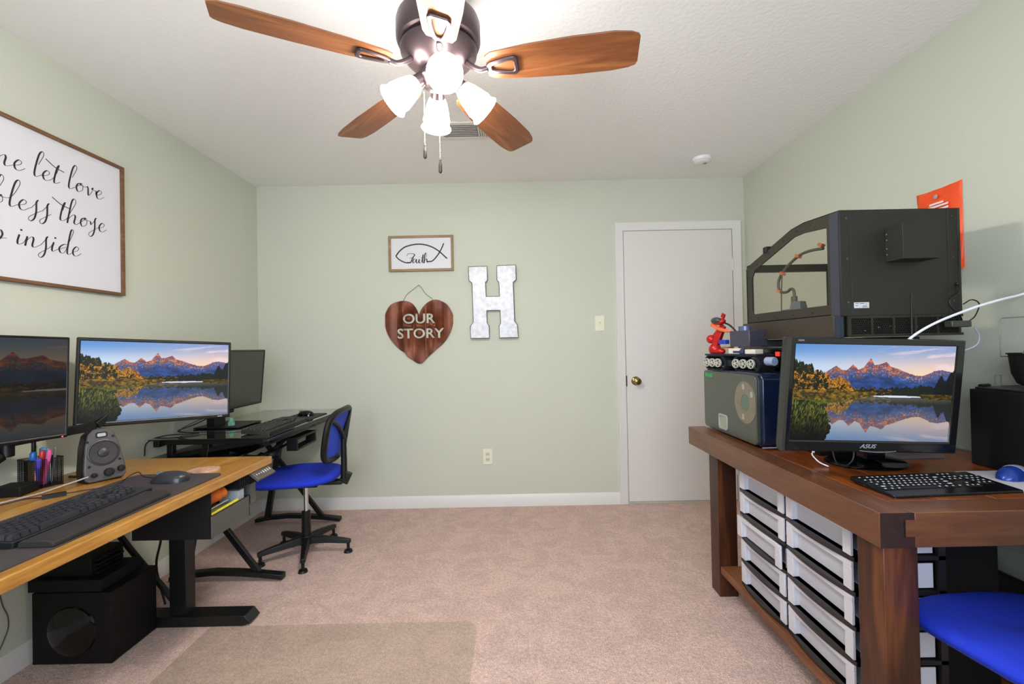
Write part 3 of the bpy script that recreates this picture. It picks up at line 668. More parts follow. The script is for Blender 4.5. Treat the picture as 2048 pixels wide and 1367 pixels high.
# ---------------------------------------------------------------- honey wooden standing desk (left)
HONEY = wood('honey_pine', ('9b6420', 'c38d3e', 'd9ae66'), 'y', 1.1, .28, 1.0, noise=.45, fine=.16, coat=.35)
sd = thing('standing_desk', 'honey coloured wooden standing desk on a black steel frame against the left wall', 'desk', (.42, -2.1, 0))
MB().box(-.35, .365, -.80, .795, .675, .71).build('desktop', HONEY, sd, bevel=.004)
for y, nm in ((.71, 'leg'), (-.62, 'leg')):
    g = MB().box(-.034, .04, y-.03, y+.03, .04, .62).box(-.028, .034, y-.024, y+.024, .3, .66).build(nm, DMET, sd, bevel=.003)
    fpr = [(-.33, 0), (.29, 0), (.325, .012), (.30, .045), (-.33, .045)]
    MB().prism(fpr, MBK((0, y+.04, 0)), 0, .08).build('foot', DMET, g, bevel=.002)
    MB().box(-.32, .30, y-.03, y+.03, .645, .675).build('top_bracket', DMET, g)
MB().box(-.2, -.16, -.62, .71, .63, .674).box(.12, .16, -.62, .71, .63, .674).build('frame_rail', DMET, sd)
c = MB(); c.obox((.372, .70, .657), (.05, .135, .014), (0, math.radians(38), 0)); cp = c.build('control_panel', mat('control_grey', '57504a', .4), sd, bevel=.002)
c = MB()
for i, (wd_, hh) in enumerate(((.006, .006), (.006, .004), (.004, .006), (.005, .012), (.005, .012), (.005, .012), (.005, .010))):
    c.obox((.378, .645+i*.017, .665), (hh, wd_, .0012), (0, math.radians(38), 0))
c.build('control_symbols', mat('white_symbols', 'e9e4dc', .5), cp)
c = MB().box(.22, .35, .56, .69, .630, .672)
for i in range(9): c.box(.35, .354, .563+i*.014, .570+i*.014, .632, .67)
c.build('control_box', BLK2, sd)
# mat, keyboard, wrist rest, mouse ...
ZD = .71
o = MB().prism(rrect(.35, .82, .03, cx=0), Matrix.Translation((0, 0, 0)), 0, .004).build('desk_mat', mat('dark_mat', '3b3334', .85, bump=.2, bscale=500))
o.location = (.575, -2.01, ZD); tag(o, 'long dark grey desk mat lying on the honey wooden desk', 'desk mat')
KEYM = mat('keycap_black', '2c2b30', .4); KEYL = mat('key_legend', 'c9c5bb', .5); KEYD = mat('key_shadow_plate', '3c3a40', .4, .3)
LAY = [[1, -.5, 1, 1, 1, 1, -.35, 1, 1, 1, 1, -.35, 1, 1, 1, 1],
       [1]*13+[2], [1.5]+[1]*12+[1.5], [1.75]+[1]*11+[2.25], [2.25]+[1]*10+[2.75], [1.25, 1.25, 1.25, 6.25, 1.25, 1.25, 1.25, 1.25]]
def keyboard(name, label, loc, rot, u=.019, keyh=.008, body=(.45, .15, .018), mats=(KEYM, KEYL), bm=BLK, slope=.0, gap=.0022, legend=True, taper=.82, x0=None):
    """local: x along the width from the user's left, y away from the user, origin centre of the underside"""
    kb = thing(name, label, 'keyboard', loc, rot)
    w, d, h = body; R = Matrix.Rotation(slope, 4, 'X')
    MB().prism(rrect(w, d, .006), R, 0, h).build('case', bm, kb, bevel=.002)
    X0 = -w/2+.008 if x0 is None else x0; cache = {}; n = 0
    def key(x, y, wk, hk=1):
        nonlocal n
        k_ = (round(wk, 2), hk)
        if k_ not in cache:
            b = MB(); b.obox((0, 0, keyh/2), (wk*u-gap, hk*u-gap, keyh), taper=1)
            vs = list(b.bm.verts)
            for v_ in vs:
                if v_.co.z > keyh*.9: v_.co.x *= 1-(1-taper)/max(wk, 1); v_.co.y *= taper if hk == 1 else .92
            if legend: b.m(1).box(-u*.13 if wk < 2 else -u*.35, u*.13 if wk < 2 else u*.35, -u*.12, u*.16, keyh, keyh+.0003) if wk < 5 else None
            ob = b.build('key', list(mats), kb); cache[k_] = ob
        else: ob = cache[k_].copy(); COL.objects.link(ob); ob.parent = kb
        ob.matrix_local = R@Matrix.Translation((x, y, h)); n += 1
    for r, row in enumerate(LAY):
        x = X0; y = d/2-.012-u*.5-r*u-(.004 if r else 0)
        for k_ in row:
            if k_ > 0: key(x+k_*u/2, y, k_)
            x += abs(k_)*u
    xb = X0+15.35*u
    for c_ in range(3):
        for r in (0, 1, 2): key(xb+(c_+.5)*u, d/2-.012-u*.5-r*u-(.004 if r else 0), 1)
    key(xb+1.5*u, d/2-.016-u*4.5, 1)
    for c_ in range(3): key(xb+(c_+.5)*u, d/2-.016-u*5.5, 1)
    xn = X0+18.7*u
    if xn+4*u < w/2+.001:
        for c_ in range(4):
            for r in ((1, 2, 3, 4) if c_ < 3 else (1, 2)):
                if n < 100: key(xn+(c_+.5)*u, d/2-.016-u*(r+.5), 1)
    return kb
keyboard('computer_keyboard', 'black mechanical keyboard with tall keycaps on the dark desk mat', (.577, -2.055, ZD+.004), (0, 0, math.radians(91)), body=(.452, .142, .02), slope=math.radians(3), bm=mat('kb_case', '1d1c1f', .35, .2), taper=.66, keyh=.0125, gap=.0022, mats=(KEYM, mat('amber_key_glow', '8d7f70', .5)), legend=False)
wr = MB().prism([(-.045, 0), (.045, 0), (.045, .012), (.03, .018), (-.035, .018), (-.045, .012)], frame_M((0, -.21, 0), (1, 0, 0), (0, 0, 1)), -.40, 0)
wr = wr.build('wrist_rest', mat('wrist_rest_foam', '231d1d', .75), bevel=.003); wr.location = (.70, -2.065, ZD+.004); wr.rotation_euler = (0, 0, math.radians(1))
tag(wr, 'long black padded wrist rest in front of the mechanical keyboard', 'wrist rest')
def mouse(name, label, loc, rot, L_=.12, W_=.066, H_=.038, m=BLK, m2=None, wheel=True):
    t = thing(name, label, 'computer mouse', loc, rot)
    b = MB(); R = []
    for i in range(13):
        s_ = -1+2*i/12; x = s_*L_/2; w = W_/2*(max(.02, 1-abs(s_)**3.2))**.5*(1-.08*s_); hh = H_*(max(.02, 1-abs(s_*.98+.1)**2.6))**.55
        R.append([Vector((x, math.cos(PI*k_/10)*w, max(.0, math.sin(PI*k_/10))**.75*hh)) for k_ in range(11)])
    b.rings(R); b.build('shell', m, t, smooth=True, ang=70)
    if m2: 
        q = MB(); q.rings([[Vector((x, y*1.02, z*1.03+.0005)) for x, y, z in [v_[:] for v_ in r_[2:9]]]+[Vector((x, y*.9, z*.8)) for x, y, z in [v_[:] for v_ in r_[8:1:-1]]] for r_ in R[1:7]]); q.build('palm_cover', m2, t, ang=70)
    if wheel: MB().cyl((L_*.28, -.004, H_*.80), (L_*.28, .004, H_*.80), .009, seg=14).build('scroll_wheel', GREY, t)
    return t
mouse('computer_mouse', 'black wired mouse on the far end of the dark desk mat', (.612, -1.705, ZD+.004), (0, 0, math.radians(183)), .135, .075, .038, mat('mouse_black', '27262a', .35))
c = MB().tube([(.545, -1.70, ZD+.016), (.50, -1.69, ZD+.02), (.46, -1.665, ZD+.03), (.435, -1.675, ZD+.02), (.445, -1.74, ZD+.006), (.45, -1.80, ZD+.006)], .0018, 6, smooth=8).build('mouse_cable', CABLE)
tag(c, 'thin black mouse cable looping on the honey wooden desk', 'cable')
# speaker
sp = thing('desk_speaker', 'grey tapered desktop speaker with round cone and three knobs on the honey desk', 'speaker')
pose(sp, (.343, -1.672, ZD+.003), 58, 11, 1.5)
SPG = mat('speaker_grey', '554f50', .38, .2)
out = [(-.052, .0), (.052, .0), (.064, .012), (.064, .05), (.052, .14), (.040, .185), (.022, .203), (-.022, .203), (-.040, .185), (-.052, .14), (-.064, .05), (-.064, .012)]
MB().prism(out, MBK((0, 0, 0)), -.085, -.012).build('cabinet', BLK, sp, bevel=.006)
MB().prism([(a*.97, b*.97+.003) for a, b in out], MBK((0, 0, 0)), -.012, .002).build('front_panel', SPG, sp, bevel=.004)
MB().lathe([(.046, 0), (.049, .002), (.049, .004), (.045, .005), (.042, .0015), (.018, -.0), (.016, .004), (.001, .008)], (0, -.002, .108), (0, -1, 0), 36).build('speaker_cone', mat('cone_grey', '332e30', .4), sp)
for x, z, r in ((-.036, .028, .009), (.008, .030, .0155), (.046, .036, .012)):
    MB().lathe([(r, 0), (r, .012), (r*.85, .015), (.001, .016)], (x, -.002, z), (0, -1, 0), 20).build('knob', mat('knob_dark', '161516', .2), sp)
for x, z in ((-.044, .155), (.034, .165), (-.046, .062), (.046, .072)): MB().lathe([(.005, 0), (.005, .001), (.001, .0012)], (x, -.002, z), (0, -1, 0), 14).build('screw_cap', BLK, sp)
M = MBK((0, -.002, .176)); MB().hollow(rrect(.036, .022, .007), rrect(.026, .013, .004), M, 0, .002).build('port_rim', BLK, sp)
MB().prism(rrect(.026, .013, .004), M, 0, .001).build('port_plate', SILV, sp)
# pen holder
ph = thing('pen_holder', 'black wire mesh pen holder crammed with pens on the honey desk', 'pen holder', (.138, -1.718, ZD), (0, 0, math.radians(-18))); PX = .8
b = MB()
for z in (.0015, .104): b.tube([(-.062, -.042, z), (.062, -.042, z), (.062, .042, z), (-.062, .042, z)], .002, 6, closed=True)
for i in range(22):
    x = -.062+.124*i/21
    for y in (-.042, .042): b.bar((x, y, 0), (x, y, .104), .0012, .0012)
for i in range(15):
    y = -.042+.084*i/14
    for x in (-.062, .062): b.bar((x, y, 0), (x, y, .104), .0012, .0012)
for i in range(14):
    z = .007+i*.0072
    b.tube([(-.062, -.042, z), (.062, -.042, z), (.062, .042, z), (-.062, .042, z)], .0007, 4, closed=True)
b.box(-.012, -.010, -.042, .042, 0, .104).box(-.062, .062, -.042, .042, 0, .0015)
for v_ in b.bm.verts: v_.co.x *= PX
b.build('mesh_basket', BLK, ph)
PENS = [('yellow_marker', 'b9d43a', -.045, .0, .006, .148, 'pale green highlighter standing at the left of the pen holder', .0), ('black_pen', '151517', -.03, -.01, .006, .185, 'tallest black pen in the pen holder', .05),
        ('blue_marker', '2b6fc4', -.012, -.02, .009, .128, 'thick blue marker in the middle of the pen holder', .12), ('blue_scissors_handle', '3a86b8', .004, .01, .010, .138, 'blue grey topped tool in the pen holder', -.1),
        ('red_marker', 'd03a2a', .018, -.005, .008, .132, 'red capped marker in the pen holder', .1), ('pink_marker', 'e0609a', .04, .0, .007, .140, 'pink marker leaning right in the pen holder', .28),
        ('purple_marker', '4a3fa8', .046, -.028, .010, .108, 'purple round topped marker at the right front of the pen holder', .15), ('white_pen', 'e6e6e6', -.004, .028, .004, .130, 'thin white pen at the back of the pen holder', -.18),
        ('grey_pen', '77797d', .026, .026, .004, .14, 'thin grey pen at the back right of the pen holder', .2)]
Rz = Matrix.Rotation(math.radians(-18), 4, 'Z')
for nm, cl, x, y, r, L_, lab, ln in PENS:
    b = MB(); d = Vector((math.sin(ln), 0, math.cos(ln))); b.lathe([(r*.3, 0), (r, .012), (r, L_*.62), (r*1.08, L_*.63), (r*1.08, L_*.96), (r*.7, L_)], (0, 0, 0), d, 12)
    o = b.build(nm if nm != 'blue_scissors_handle' else 'utility_tool', mat('pen_'+cl, cl, .35)); base = Rz@Vector(((x-ln*.07)*PX, y, .004))
    o.location = Vector((.138, -1.718, ZD))+base; o.rotation_euler = (0, 0, math.radians(-18)); tag(o, lab, 'pen' if 'pen' in nm else 'marker' if 'marker' in nm else 'tool')
b = MB().box(-.0165, .0165, -.003, .003, 0, .095).build('yellow_eraser_block', mat('tan_card', 'd9a55c', .7)); b.location = Vector((.138, -1.718, ZD+.004))+Rz@Vector((.026, -.0375, 0)); b.rotation_euler = (0, 0, math.radians(-18))
b.name = 'sticky_note_pad'; tag(b, 'tan coloured pad standing at the front inside the pen holder', 'note pad')
o = MB().box(-.05, .04, -.04, .04, 0, .034).build('adapter_box', BLK2, bevel=.004); o.location = (.155, -1.815, ZD); o.rotation_euler = (0, 0, math.radians(10)); tag(o, 'flat black electronics box at the left end of the honey desk by the pens', 'electronics box')
c = MB().tube([(.318, -1.72, ZD+.03), (.29, -1.765, ZD+.02), (.25, -1.83, ZD+.006), (.23, -1.90, ZD+.006), (.205, -2.02, ZD+.006), (.20, -2.2, ZD+.006)], .0028, 8, smooth=6).build('audio_cable', mat('grey_cable', 'a59a98', .5))
tag(c, 'light grey cable running from the desktop speaker along the honey desk', 'cable')
c = MB().tube([(.28, -1.66, ZD+.03), (.24, -1.64, ZD+.035), (.20, -1.64, ZD+.012), (.15, -1.62, ZD+.006)], .005, 8, smooth=6).build('speaker_cable', CABLE); tag(c, 'thick black cable arching between pen holder and speaker', 'cable')
c = MB().tube([(.43, -1.77, ZD+.005), (.38, -1.80, ZD+.005), (.35, -1.84, ZD+.007)], .002, 6, smooth=5).tube([(.315, -1.88, ZD+.007), (.25, -1.90, ZD+.004), (.2, -2.1, ZD+.004)], .002, 6, smooth=5)
c.bar((.352, -1.838, ZD+.008), (.312, -1.882, ZD+.008), .018, .012); c = c.build('usb_dongle_cable', CABLE); tag(c, 'black cable with a small inline switch lying behind the mechanical keyboard', 'cable')
b = MB(); rr = random.Random(3); b.prism([(math.cos(t)*(.058+.012*rr.random())*(1 if math.cos(t) > 0 else .8), math.sin(t)*(.040+.014*rr.random())) for t in [2*PI*i/26 for i in range(26)]], Matrix.Identity(4), 0, .006)
o = b.build('stone_coaster', mat('pink_stone', 'b98f78', .7, var=.35, vscale=60, bump=.4, bscale=150)); o.location = (.625, -1.545, ZD); o.rotation_euler = (0, 0, .5); tag(o, 'irregular flat pinkish stone piece near the far corner of the honey desk', 'coaster')
# under-desk organiser
og = thing('under_desk_organizer', 'black open organiser tray hanging under the honey desk edge, filled with small items', 'organizer', (.63, -1.6, .5))
b = MB().box(-.15, .145, -.12, .12, 0, .004).box(-.15, -.145, -.12, .12, 0, .085).box(-.15, .145, .116, .12, 0, .085).box(-.15, .145, -.122, -.118, 0, .172)
b.build('tray', BLK2, og); MB().box(.142, .148, -.122, .12, 0, .084).build('front_panel', mat('smoke_grey_panel', '4b4945', .35), og, bevel=.001)
b = MB().tube([(.148, -.12, .086), (.148, .12, .086), (.148, .12, .0)], .0018, 6); b.build('rim_wire', BLK, og)
for nm, lab, cat, mk in (
    ('orange_tool', 'orange rounded handle lying on top in the under desk organiser', 'tool', lambda b: b.tube([(.0, -.10, .095), (.05, -.06, .11), (.085, -.0, .125), (.10, .03, .13)], [.018, .024, .026, .02], 12, smooth=5)),
    ('green_notebook', 'olive green notebook in the under desk organiser', 'notebook', lambda b: b.obox((.06, -.04, .078), (.10, .14, .010), (0, 0, .1))),
    ('yellow_pen', 'yellow pen lying along the front of the under desk organiser', 'pen', lambda b: b.cyl((.12, -.10, .075), (.127, .07, .082), .007, seg=12)),
    ('orange_clip', 'small orange clip at the front of the under desk organiser', 'clip', lambda b: b.ball((.115, -.02, .062), .02, (.6, 1.3, .5))),
    ('grey_case', 'pale grey box standing at the far end of the under desk organiser', 'box', lambda b: b.box(.05, .13, .075, .112, .04, .118)),
    ('silver_pen', 'silver pen in the under desk organiser beside the yellow one', 'pen', lambda b: b.cyl((.10, -.07, .088), (.107, .04, .093), .004, seg=10))):
    b = MB(); mk(b); o = b.build(nm, {'orange_tool': ORNG, 'green_notebook': mat('olive', '6b7038', .7), 'yellow_pen': mat('yellow_plastic', 'd8cc3c', .4), 'orange_clip': ORNG, 'grey_case': mat('pale_grey', 'a9b0b4', .5), 'silver_pen': SILV}[nm])
    o.location = (.63, -1.6, .5); tag(o, lab, cat)
o = MB().box(.40, .76, -1.44, -1.40, .535, .62).build('cable_tray', mat('tray_grey', '5c5a56', .5)); tag(o, 'grey metal cable tray under the far end of the honey desk', 'cable tray')
# subwoofer + things on top
sb = thing('subwoofer', 'large black subwoofer box standing on the carpet under the honey desk', 'subwoofer', (.19, -1.55, 0))
SUBM = mat('subwoofer_vinyl', '0f0b0b', .6, spec=.25); MB().box(-.155, .152, -.107, .115, .004, .277).build('cabinet', SUBM, sb, bevel=.002)
MB().lathe([(.095, 0), (.092, .006), (.085, .009), (.06, .014), (.001, .02)], (0, -.107, .13), (0, -1, 0), 40).build('driver_cover', GLB, sb)
for x in (-.13, .13):
    for y in (-.08, .09): MB().cyl((x, y, 0), (x, y, .005), .012, seg=12).build('foot_pad', BLK, sb)
o = MB().box(.016, .30, -1.655, -1.46, .279, .325).build('power_supply_box', BLK2, bevel=.003); tag(o, 'flat black box lying on top of the subwoofer', 'electronics box')
b = MB().box(.03, .24, -1.63, -1.48, .328, .40); 
for i in range(4): b.box(.235, .262-.006*(i % 2), -1.62, -1.5, .33+i*.017, .338+i*.017)
o = b.build('battery_backup', BLK2, bevel=.003); tag(o, 'ribbed black power unit stacked under the honey desk above the subwoofer', 'power unit')
c = MB(); c.tube([(.03, -1.3, .66), (.03, -1.3, .42), (.077, -1.3, .34), (.18, -1.3, .21), (.285, -1.3, .085), (.335, -1.3, .014)], .013, 8, smooth=6)
c = c.build('diagonal_strut', CABLE); tag(c, 'thick black diagonal strut running down behind the subwoofer', 'cable')  # added tube standing in for a dark diagonal strut, not a known cable
c = MB().tube([(.24, -1.3, .62), (.17, -1.3, .5), (.25, -1.29, .36), (.22, -1.28, .2), (.26, -1.28, .02)], .005, 6, smooth=6).tube([(.26, -1.26, .6), (.30, -1.26, .46), (.27, -1.26, .33), (.32, -1.26, .22), (.36, -1.26, .2), (.37, -1.26, .015)], .004, 6, smooth=6)
c = c.build('loose_cables', CABLE); tag(c, 'loose black cables dangling below the far end of the honey desk', 'cable')
c = MB().tube([(.004, -1.76, .5), (.004, -1.735, .3), (.004, -1.712, .22), (.005, -1.72, .16), (.006, -1.78, .08), (.004, -1.9, .05)], .0016, 6, smooth=8).build('wall_cable', mat('brown_cable', '4d4438', .6)); tag(c, 'thin brown cable hanging in a loop on the left wall beside the subwoofer', 'cable')

# ---------------------------------------------------------------- glass computer desk
GLASSD = clear('dark_glass', (.42, .46, .44), .22, .03, dens=.06, dcol=(.02, .025, .022))
gd = thing('glass_desk', 'black steel computer desk with dark glass top in the far left corner', 'desk', (.35, -.56, 0))
MB().box(-.305, .305, -.545, .535, .749, .757).build('glass_top', GLASSD, gd, bevel=.002)
b = MB().box(.27, .30, -.53, .52, .715, .748).box(-.29, -.26, -.53, .52, .715, .748)
for y in (-.5, 0, .5): b.box(-.29, .30, y-.015, y+.015, .722, .748)
b.build('top_frame', DMET, gd, bevel=.002)
MB().box(.28, .312, -.545, .535, .735, .7488).build('front_rail', mat('rail_black', '2d2c2a', .35, .3), gd, bevel=.003)
MB().box(-.31, .14, -.54, .42, .652, .660).build('lower_shelf', GLB, gd, bevel=.002)
for y in (-.47, .32):
    g = MB(); g.bar((.21, y, .04), (-.24, y, .64), .03, .022, (0, 1, 0)); g.bar((-.17, y, .04), (-.05, y, .72), .035, .03, (0, 1, 0)); g.bar((-.24, y, .60), (-.24, y, .72), .03, .03, (0, 1, 0)); g.bar((-.24, y, .655), (.28, y, .735), .025, .025, (0, 1, 0))
    g = g.build('leg', DMET, gd, bevel=.002)
    q = MB(); q.rings([[Vector((x, y+dy, z+dz)) for dy, dz in ((-.022, 0), (.022, 0), (.022, .026), (-.022, .026))] for x, z in ((-.25, .006), (-.15, .024), (-.02, .034), (.1, .030), (.22, .020), (.34, .006))]); q.build('foot', DMET, g, bevel=.003)
b = MB(); M = frame_M((.27, -.09, .655), (0, 1, 0), (0, 0, 1)); b.hollow([(-.13, -.04), (.13, -.035), (.13, .035), (-.13, .035)], [(-.115, -.028), (.115, -.024), (.115, .022), (-.115, .022)], M, -.03, .03); b.build('side_pocket', BLK, gd)
b = MB(); b.ball((.20, -.30, .62), .035, (1, 1.2, .8)); b.tube([(.05, -.45, .66), (.15, -.38, .62), (.20, -.3, .64), (.24, -.2, .70)], .012, 8, smooth=5).tube([(.0, -.5, .65), (.12, -.3, .6), (.2, -.1, .64)], .008, 8, smooth=5).obox((.16, -.36, .585), (.05, .07, .08), (.3, .4, 0))
b.build('cable_bundle', CABLE, gd)
# monitor on it
m3 = thing('computer_monitor', 'switched off black monitor on the glass desk seen at a steep angle', 'monitor')
pose(m3, (.295, -.745, 1.035), 90, -5, 0)
bezel(m3, .54, .345, .010, .010, .016, .02, BEZ)
MB().box(-.262, .262, .003, .004, -.158, .164).build('dark_screen', mat('off_screen', '30322a', .25, spec=.6), m3, smooth=False)
MB().box(-.03, .03, .03, .12, -.20, -.02).build('stand_neck', BLK, m3, bevel=.004)
b = MB().box(-.13, .13, -.12, .12, 0, .008).build('stand_base', BLK, None, bevel=.003); b.parent = m3
b.matrix_world = Matrix.Translation((.205, -.70, .7585))
bpy.context.view_layer.update(); b.matrix_parent_inverse = Matrix.Identity(4)
Mb = m3.matrix_world.inverted()@Matrix.Translation((.205, -.70, .7585)); b.matrix_local = Mb
b = MB().box(-.024, .024, -.05, .05, 0, .16).build('stand_post', BLK, None, bevel=.003); b.parent = m3; b.matrix_local = m3.matrix_world.inverted()@Matrix.Translation((.16, -.745, .766))
o = MB().box(-.014, .014, -.012, .012, 0, .024).box(-.009, .009, -.008, .008, .024, .045).build('glass_ornament', clear('green_glass', (.6, .95, .75), .1, .1, dens=.5, dcol=(.35, .62, .5)), bevel=.002); o.location = (.262, -.765, .767); tag(o, 'tiny pale green translucent ornament on the base of the switched off monitor', 'ornament')
keyboard('computer_keyboard', 'black keyboard lying on the dark glass desk', (.535, -.785, .757), (0, 0, math.radians(92)), body=(.47, .15, .02), slope=math.radians(5), mats=(mat('dull_key', '26261f', .6), mat('dull_legend', '77756c', .6)), bm=mat('kb_case_olive', '23221d', .5))
o = MB().prism(rrect(.20, .24, .012), Matrix.Identity(4), 0, .004).build('mouse_pad', mat('olive_black_pad', '33312a', .8)); o.location = (.52, -.385, .757); tag(o, 'dark mouse pad on the glass desk', 'mouse pad')
mouse('computer_mouse', 'glossy black mouse on the dark pad of the glass desk', (.52, -.385, .761), (0, 0, math.radians(178)), .11, .062, .036, GLB)
c = MB().tube([(.20, -.80, .84), (.15, -.92, .80), (.10, -.97, .775), (.22, -.98, .764), (.08, -1.03, .764), (.03, -1.09, .74), (.04, -1.12, .68)], .003, 6, smooth=8).tube([(.2, -.82, .84), (.13, -.88, .81), (.1, -.95, .77), (.3, -.93, .763), (.4, -.88, .763)], .002, 6, smooth=8)
c = c.build('monitor_cables', CABLE); tag(c, 'thin black cables trailing over the near end of the glass desk', 'cable')

# ---------------------------------------------------------------- office chairs (local: seat faces -x)
def make_chair(label):
    t = thing('office_chair', label, 'office chair')
    s = MB(); R = []
    def se(a, rx, ry, z, e=3.0, cx=-.035):
        c_, s_ = math.cos(a), math.sin(a); return Vector((cx+rx*abs(c_)**(2/e)*(1 if c_ > 0 else -1), ry*abs(s_)**(2/e)*(1 if s_ > 0 else -1)*(1-.06*c_), z))
    for rx, ry, z in ((.10, .10, .446), (.21, .21, .440), (.232, .225, .448), (.238, .230, .462), (.232, .224, .478), (.20, .19, .487), (.12, .11, .486), (.02, .02, .484)): R.append([se(2*PI*k_/40, rx, ry, z-.012*max(0, -math.cos(2*PI*k_/40))) for k_ in range(40)])
    s.rings(R); s.build('seat', BLUE, t, sub=1)
    p = MB(); p.tube([se(2*PI*k_/40, .240, .232, .454-.012*max(0, -math.cos(2*PI*k_/40))) for k_ in range(40)], .0018, 5, closed=True); p.build('seat_piping', mat('dark_blue_piping', '0a1f70', .8), t)
    MB().box(-.09, .09, -.08, .08, .405, .442).bar((.05, 0, .415), (.215, 0, .412), .06, .022, (0, 0, 1)).bar((.215, 0, .405), (.245, 0, .47), .055, .024, (0, 1, 0)).build('seat_mechanism', DMET, t, bevel=.004)
    MB().cyl((0, 0, .24), (0, 0, .41), .013).build('gas_lift', CHR, t); MB().cyl((0, 0, .06), (0, 0, .25), .027, .024).build('lift_sleeve', BLK, t, bevel=.003)
    hub = MB().cyl((0, 0, .06), (0, 0, .11), .045, .035).build('base_hub', BLK, t, bevel=.004)
    for i in range(5):
        a = math.radians(-3.5+72*i); d = Vector((math.cos(a), math.sin(a), 0)); n = Vector((-d.y, d.x, 0)); g = MB()
        g.rings([[d*r+n*w*sx+Vector((0, 0, z+hz*sz)) for sx, sz in ((-1, -1), (1, -1), (.7, 1), (-.7, 1))] for r, w, z, hz in ((.03, .026, .085, .02), (.12, .021, .08, .017), (.215, .017, .07, .014), (.258, .014, .064, .011))])
        g = g.build('base_leg', BLK, t, bevel=.004)
        MB().cyl(d*.243+Vector((0, 0, .0)), d*.243+Vector((0, 0, .012)), .026, .022, 16).cyl(d*.243+Vector((0, 0, .012)), d*.243+Vector((0, 0, .06)), .009, seg=10).build('glide', BLK, g)
    # backrest: curved frame with mesh
    def bp_(y, z): return Vector((.180+.022*((z-.69)/.13)+.024*(1-(y/.215)**2), y, z))
    loop = [(-.20, .80), (-.215, .72), (-.205, .62), (-.16, .575), (0, .565), (.16, .575), (.205, .62), (.215, .72), (.20, .80), (.13, .835), (0, .842), (-.13, .835)]
    f_ = MB(); f_.tube([bp_(*q) for q in loop], .018, 8, closed=True, smooth=4); f_.build('back_frame', BLK, t)
    mm = MB(); ny_, nz_ = 12, 10; G = []
    for j in range(nz_+1):
        z = .575+(.835-.575)*j/nz_; hw = np.interp(z, [.57, .62, .72, .80, .84], [.16, .203, .212, .20, .13]); G.append([bp_(hw*(-1+2*i/ny_), z) for i in range(ny_+1)])
    VV = [[[mm.bm.verts.new(p_+Vector((off, 0, 0))) for p_ in r_] for r_ in G] for off in (-.002, .002)]
    for L_ in VV:
        for j in range(nz_):
            for i in range(ny_): mm.face([L_[j][i], L_[j][i+1], L_[j+1][i+1], L_[j+1][i]])
    mm.build('back_mesh', mat('blue_mesh', '2446c8', .8, bump=.4, bscale=1200), t)
    y_ = MB(); y_.tube([(.22, 0, .43), (.222, 0, .52), (.222, 0, .60), (.222, 0, .68)], [.019, .018, .017, .016], 10, smooth=5)
    for s_ in (-1, 1): y_.tube([(.222, 0, .67), (.222, s_*.05, .72), (.218, s_*.12, .77), (.208, s_*.19, .80)], .013, 8, smooth=5)
    y_.build('back_spine', BLK, t)
    return t
ch1 = make_chair('blue seated black swivel chair on glides in front of the glass desk')
ch1.location = (.673, -.727, 0); ch1.rotation_euler = (0, 0, math.radians(5.5))
ch2 = copy_tree(ch1); ch2.location = (3.195, -2.37, 0); ch2.rotation_euler = (0, 0, math.radians(-84)); ch2['label'] = 'blue seated swivel chair tucked under the dark workbench at lower right'
for c_ in (ch1, ch2): c_['group'] = 'blue swivel chairs'
# chair mat
o = MB().prism([(1.16, .0)]+[(1.16+.0, 0)][:0]+[(1.10+.06*math.sin(math.radians(a)), -.06+.06*math.cos(math.radians(a))) for a in range(0, 91, 15)][::-1][:0]+[(0, 0), (0, -1.3), (1.16, -1.3)]+[(1.10+.06*math.cos(math.radians(a)), -.06+.06*math.sin(math.radians(a))) for a in range(0, 91, 15)][:0], Matrix.Identity(4), 0, .003) if False else MB().prism([(0, -1.3), (1.16, -1.3)]+[(1.10+.06*math.cos(math.radians(a)), -.06+.06*math.sin(math.radians(a))) for a in range(0, 91, 15)]+[(0, 0)], Matrix.Identity(4), 0, .003)
o = o.build('chair_mat', clear('mat_vinyl', (.97, .965, .94), .10, .22, dens=.07, dcol=(.7, .65, .58))); o.location = (.578, -1.435, .003); tag(o, 'clear plastic chair mat lying on the carpet in the foreground', 'chair mat')
# ---------------------------------------------------------------- dark workbench (right)
BW = ('5a2a10', '924c18', 'b66c2e')
BWY = wood('walnut_stain_y', BW, 'y', 1.0, .32, 1.0, noise=.5, fine=.12, coat=.25); BWX = wood('walnut_stain_x', BW, 'x', 1.0, .32, 1.0, noise=.5, fine=.12, coat=.25)
BWZ = wood('walnut_stain_z', ('341709', '542a12', '74411d'), 'z', 1.0, .4, 1.3, noise=.8, fine=.12)
BAP = wood('workbench_apron_wood', ('4e2a18', '70452a', '865a3a'), 'y', 1.0, .38, 1.0, noise=.4, fine=.1, coat=.2)
BAX = wood('workbench_apron_wood_x', ('4e2a18', '70452a', '865a3a'), 'x', 1.0, .38, 1.0, noise=.4, fine=.1, coat=.2)
DARKE = mat('dark_end_grain', '2f1a14', .5, var=.2, vscale=60)
wb = thing('workbench_desk', 'heavy dark stained wooden workbench desk with a lower shelf along the right wall', 'desk', (3.24, -1.65, 0))
def wbx(name, x0, x1, y0, y1, z0, z1, m, par=wb, bev=.0025): return MB().box(x0-3.24, x1-3.24, y0+1.65, y1+1.65, z0, z1).build(name, m, par, bevel=bev)
YA, YB = -2.276, -1.038
top = wbx('edge_board', 2.826, 2.912, YA+.002, YB, .671, .76, BAP)
wbx('front_apron', 2.9125, 3.665, YA, YA+.088, .671, .76, BAX)
wbx('corner_joint_end', 2.827, 2.912, YA-.0012, YA+.002, .672, .759, DARKE, top, 0)
wbx('joint_tongue', 2.888, 2.913, YA-.0022, YA+.002, .700, .742, BAX, top, 0)
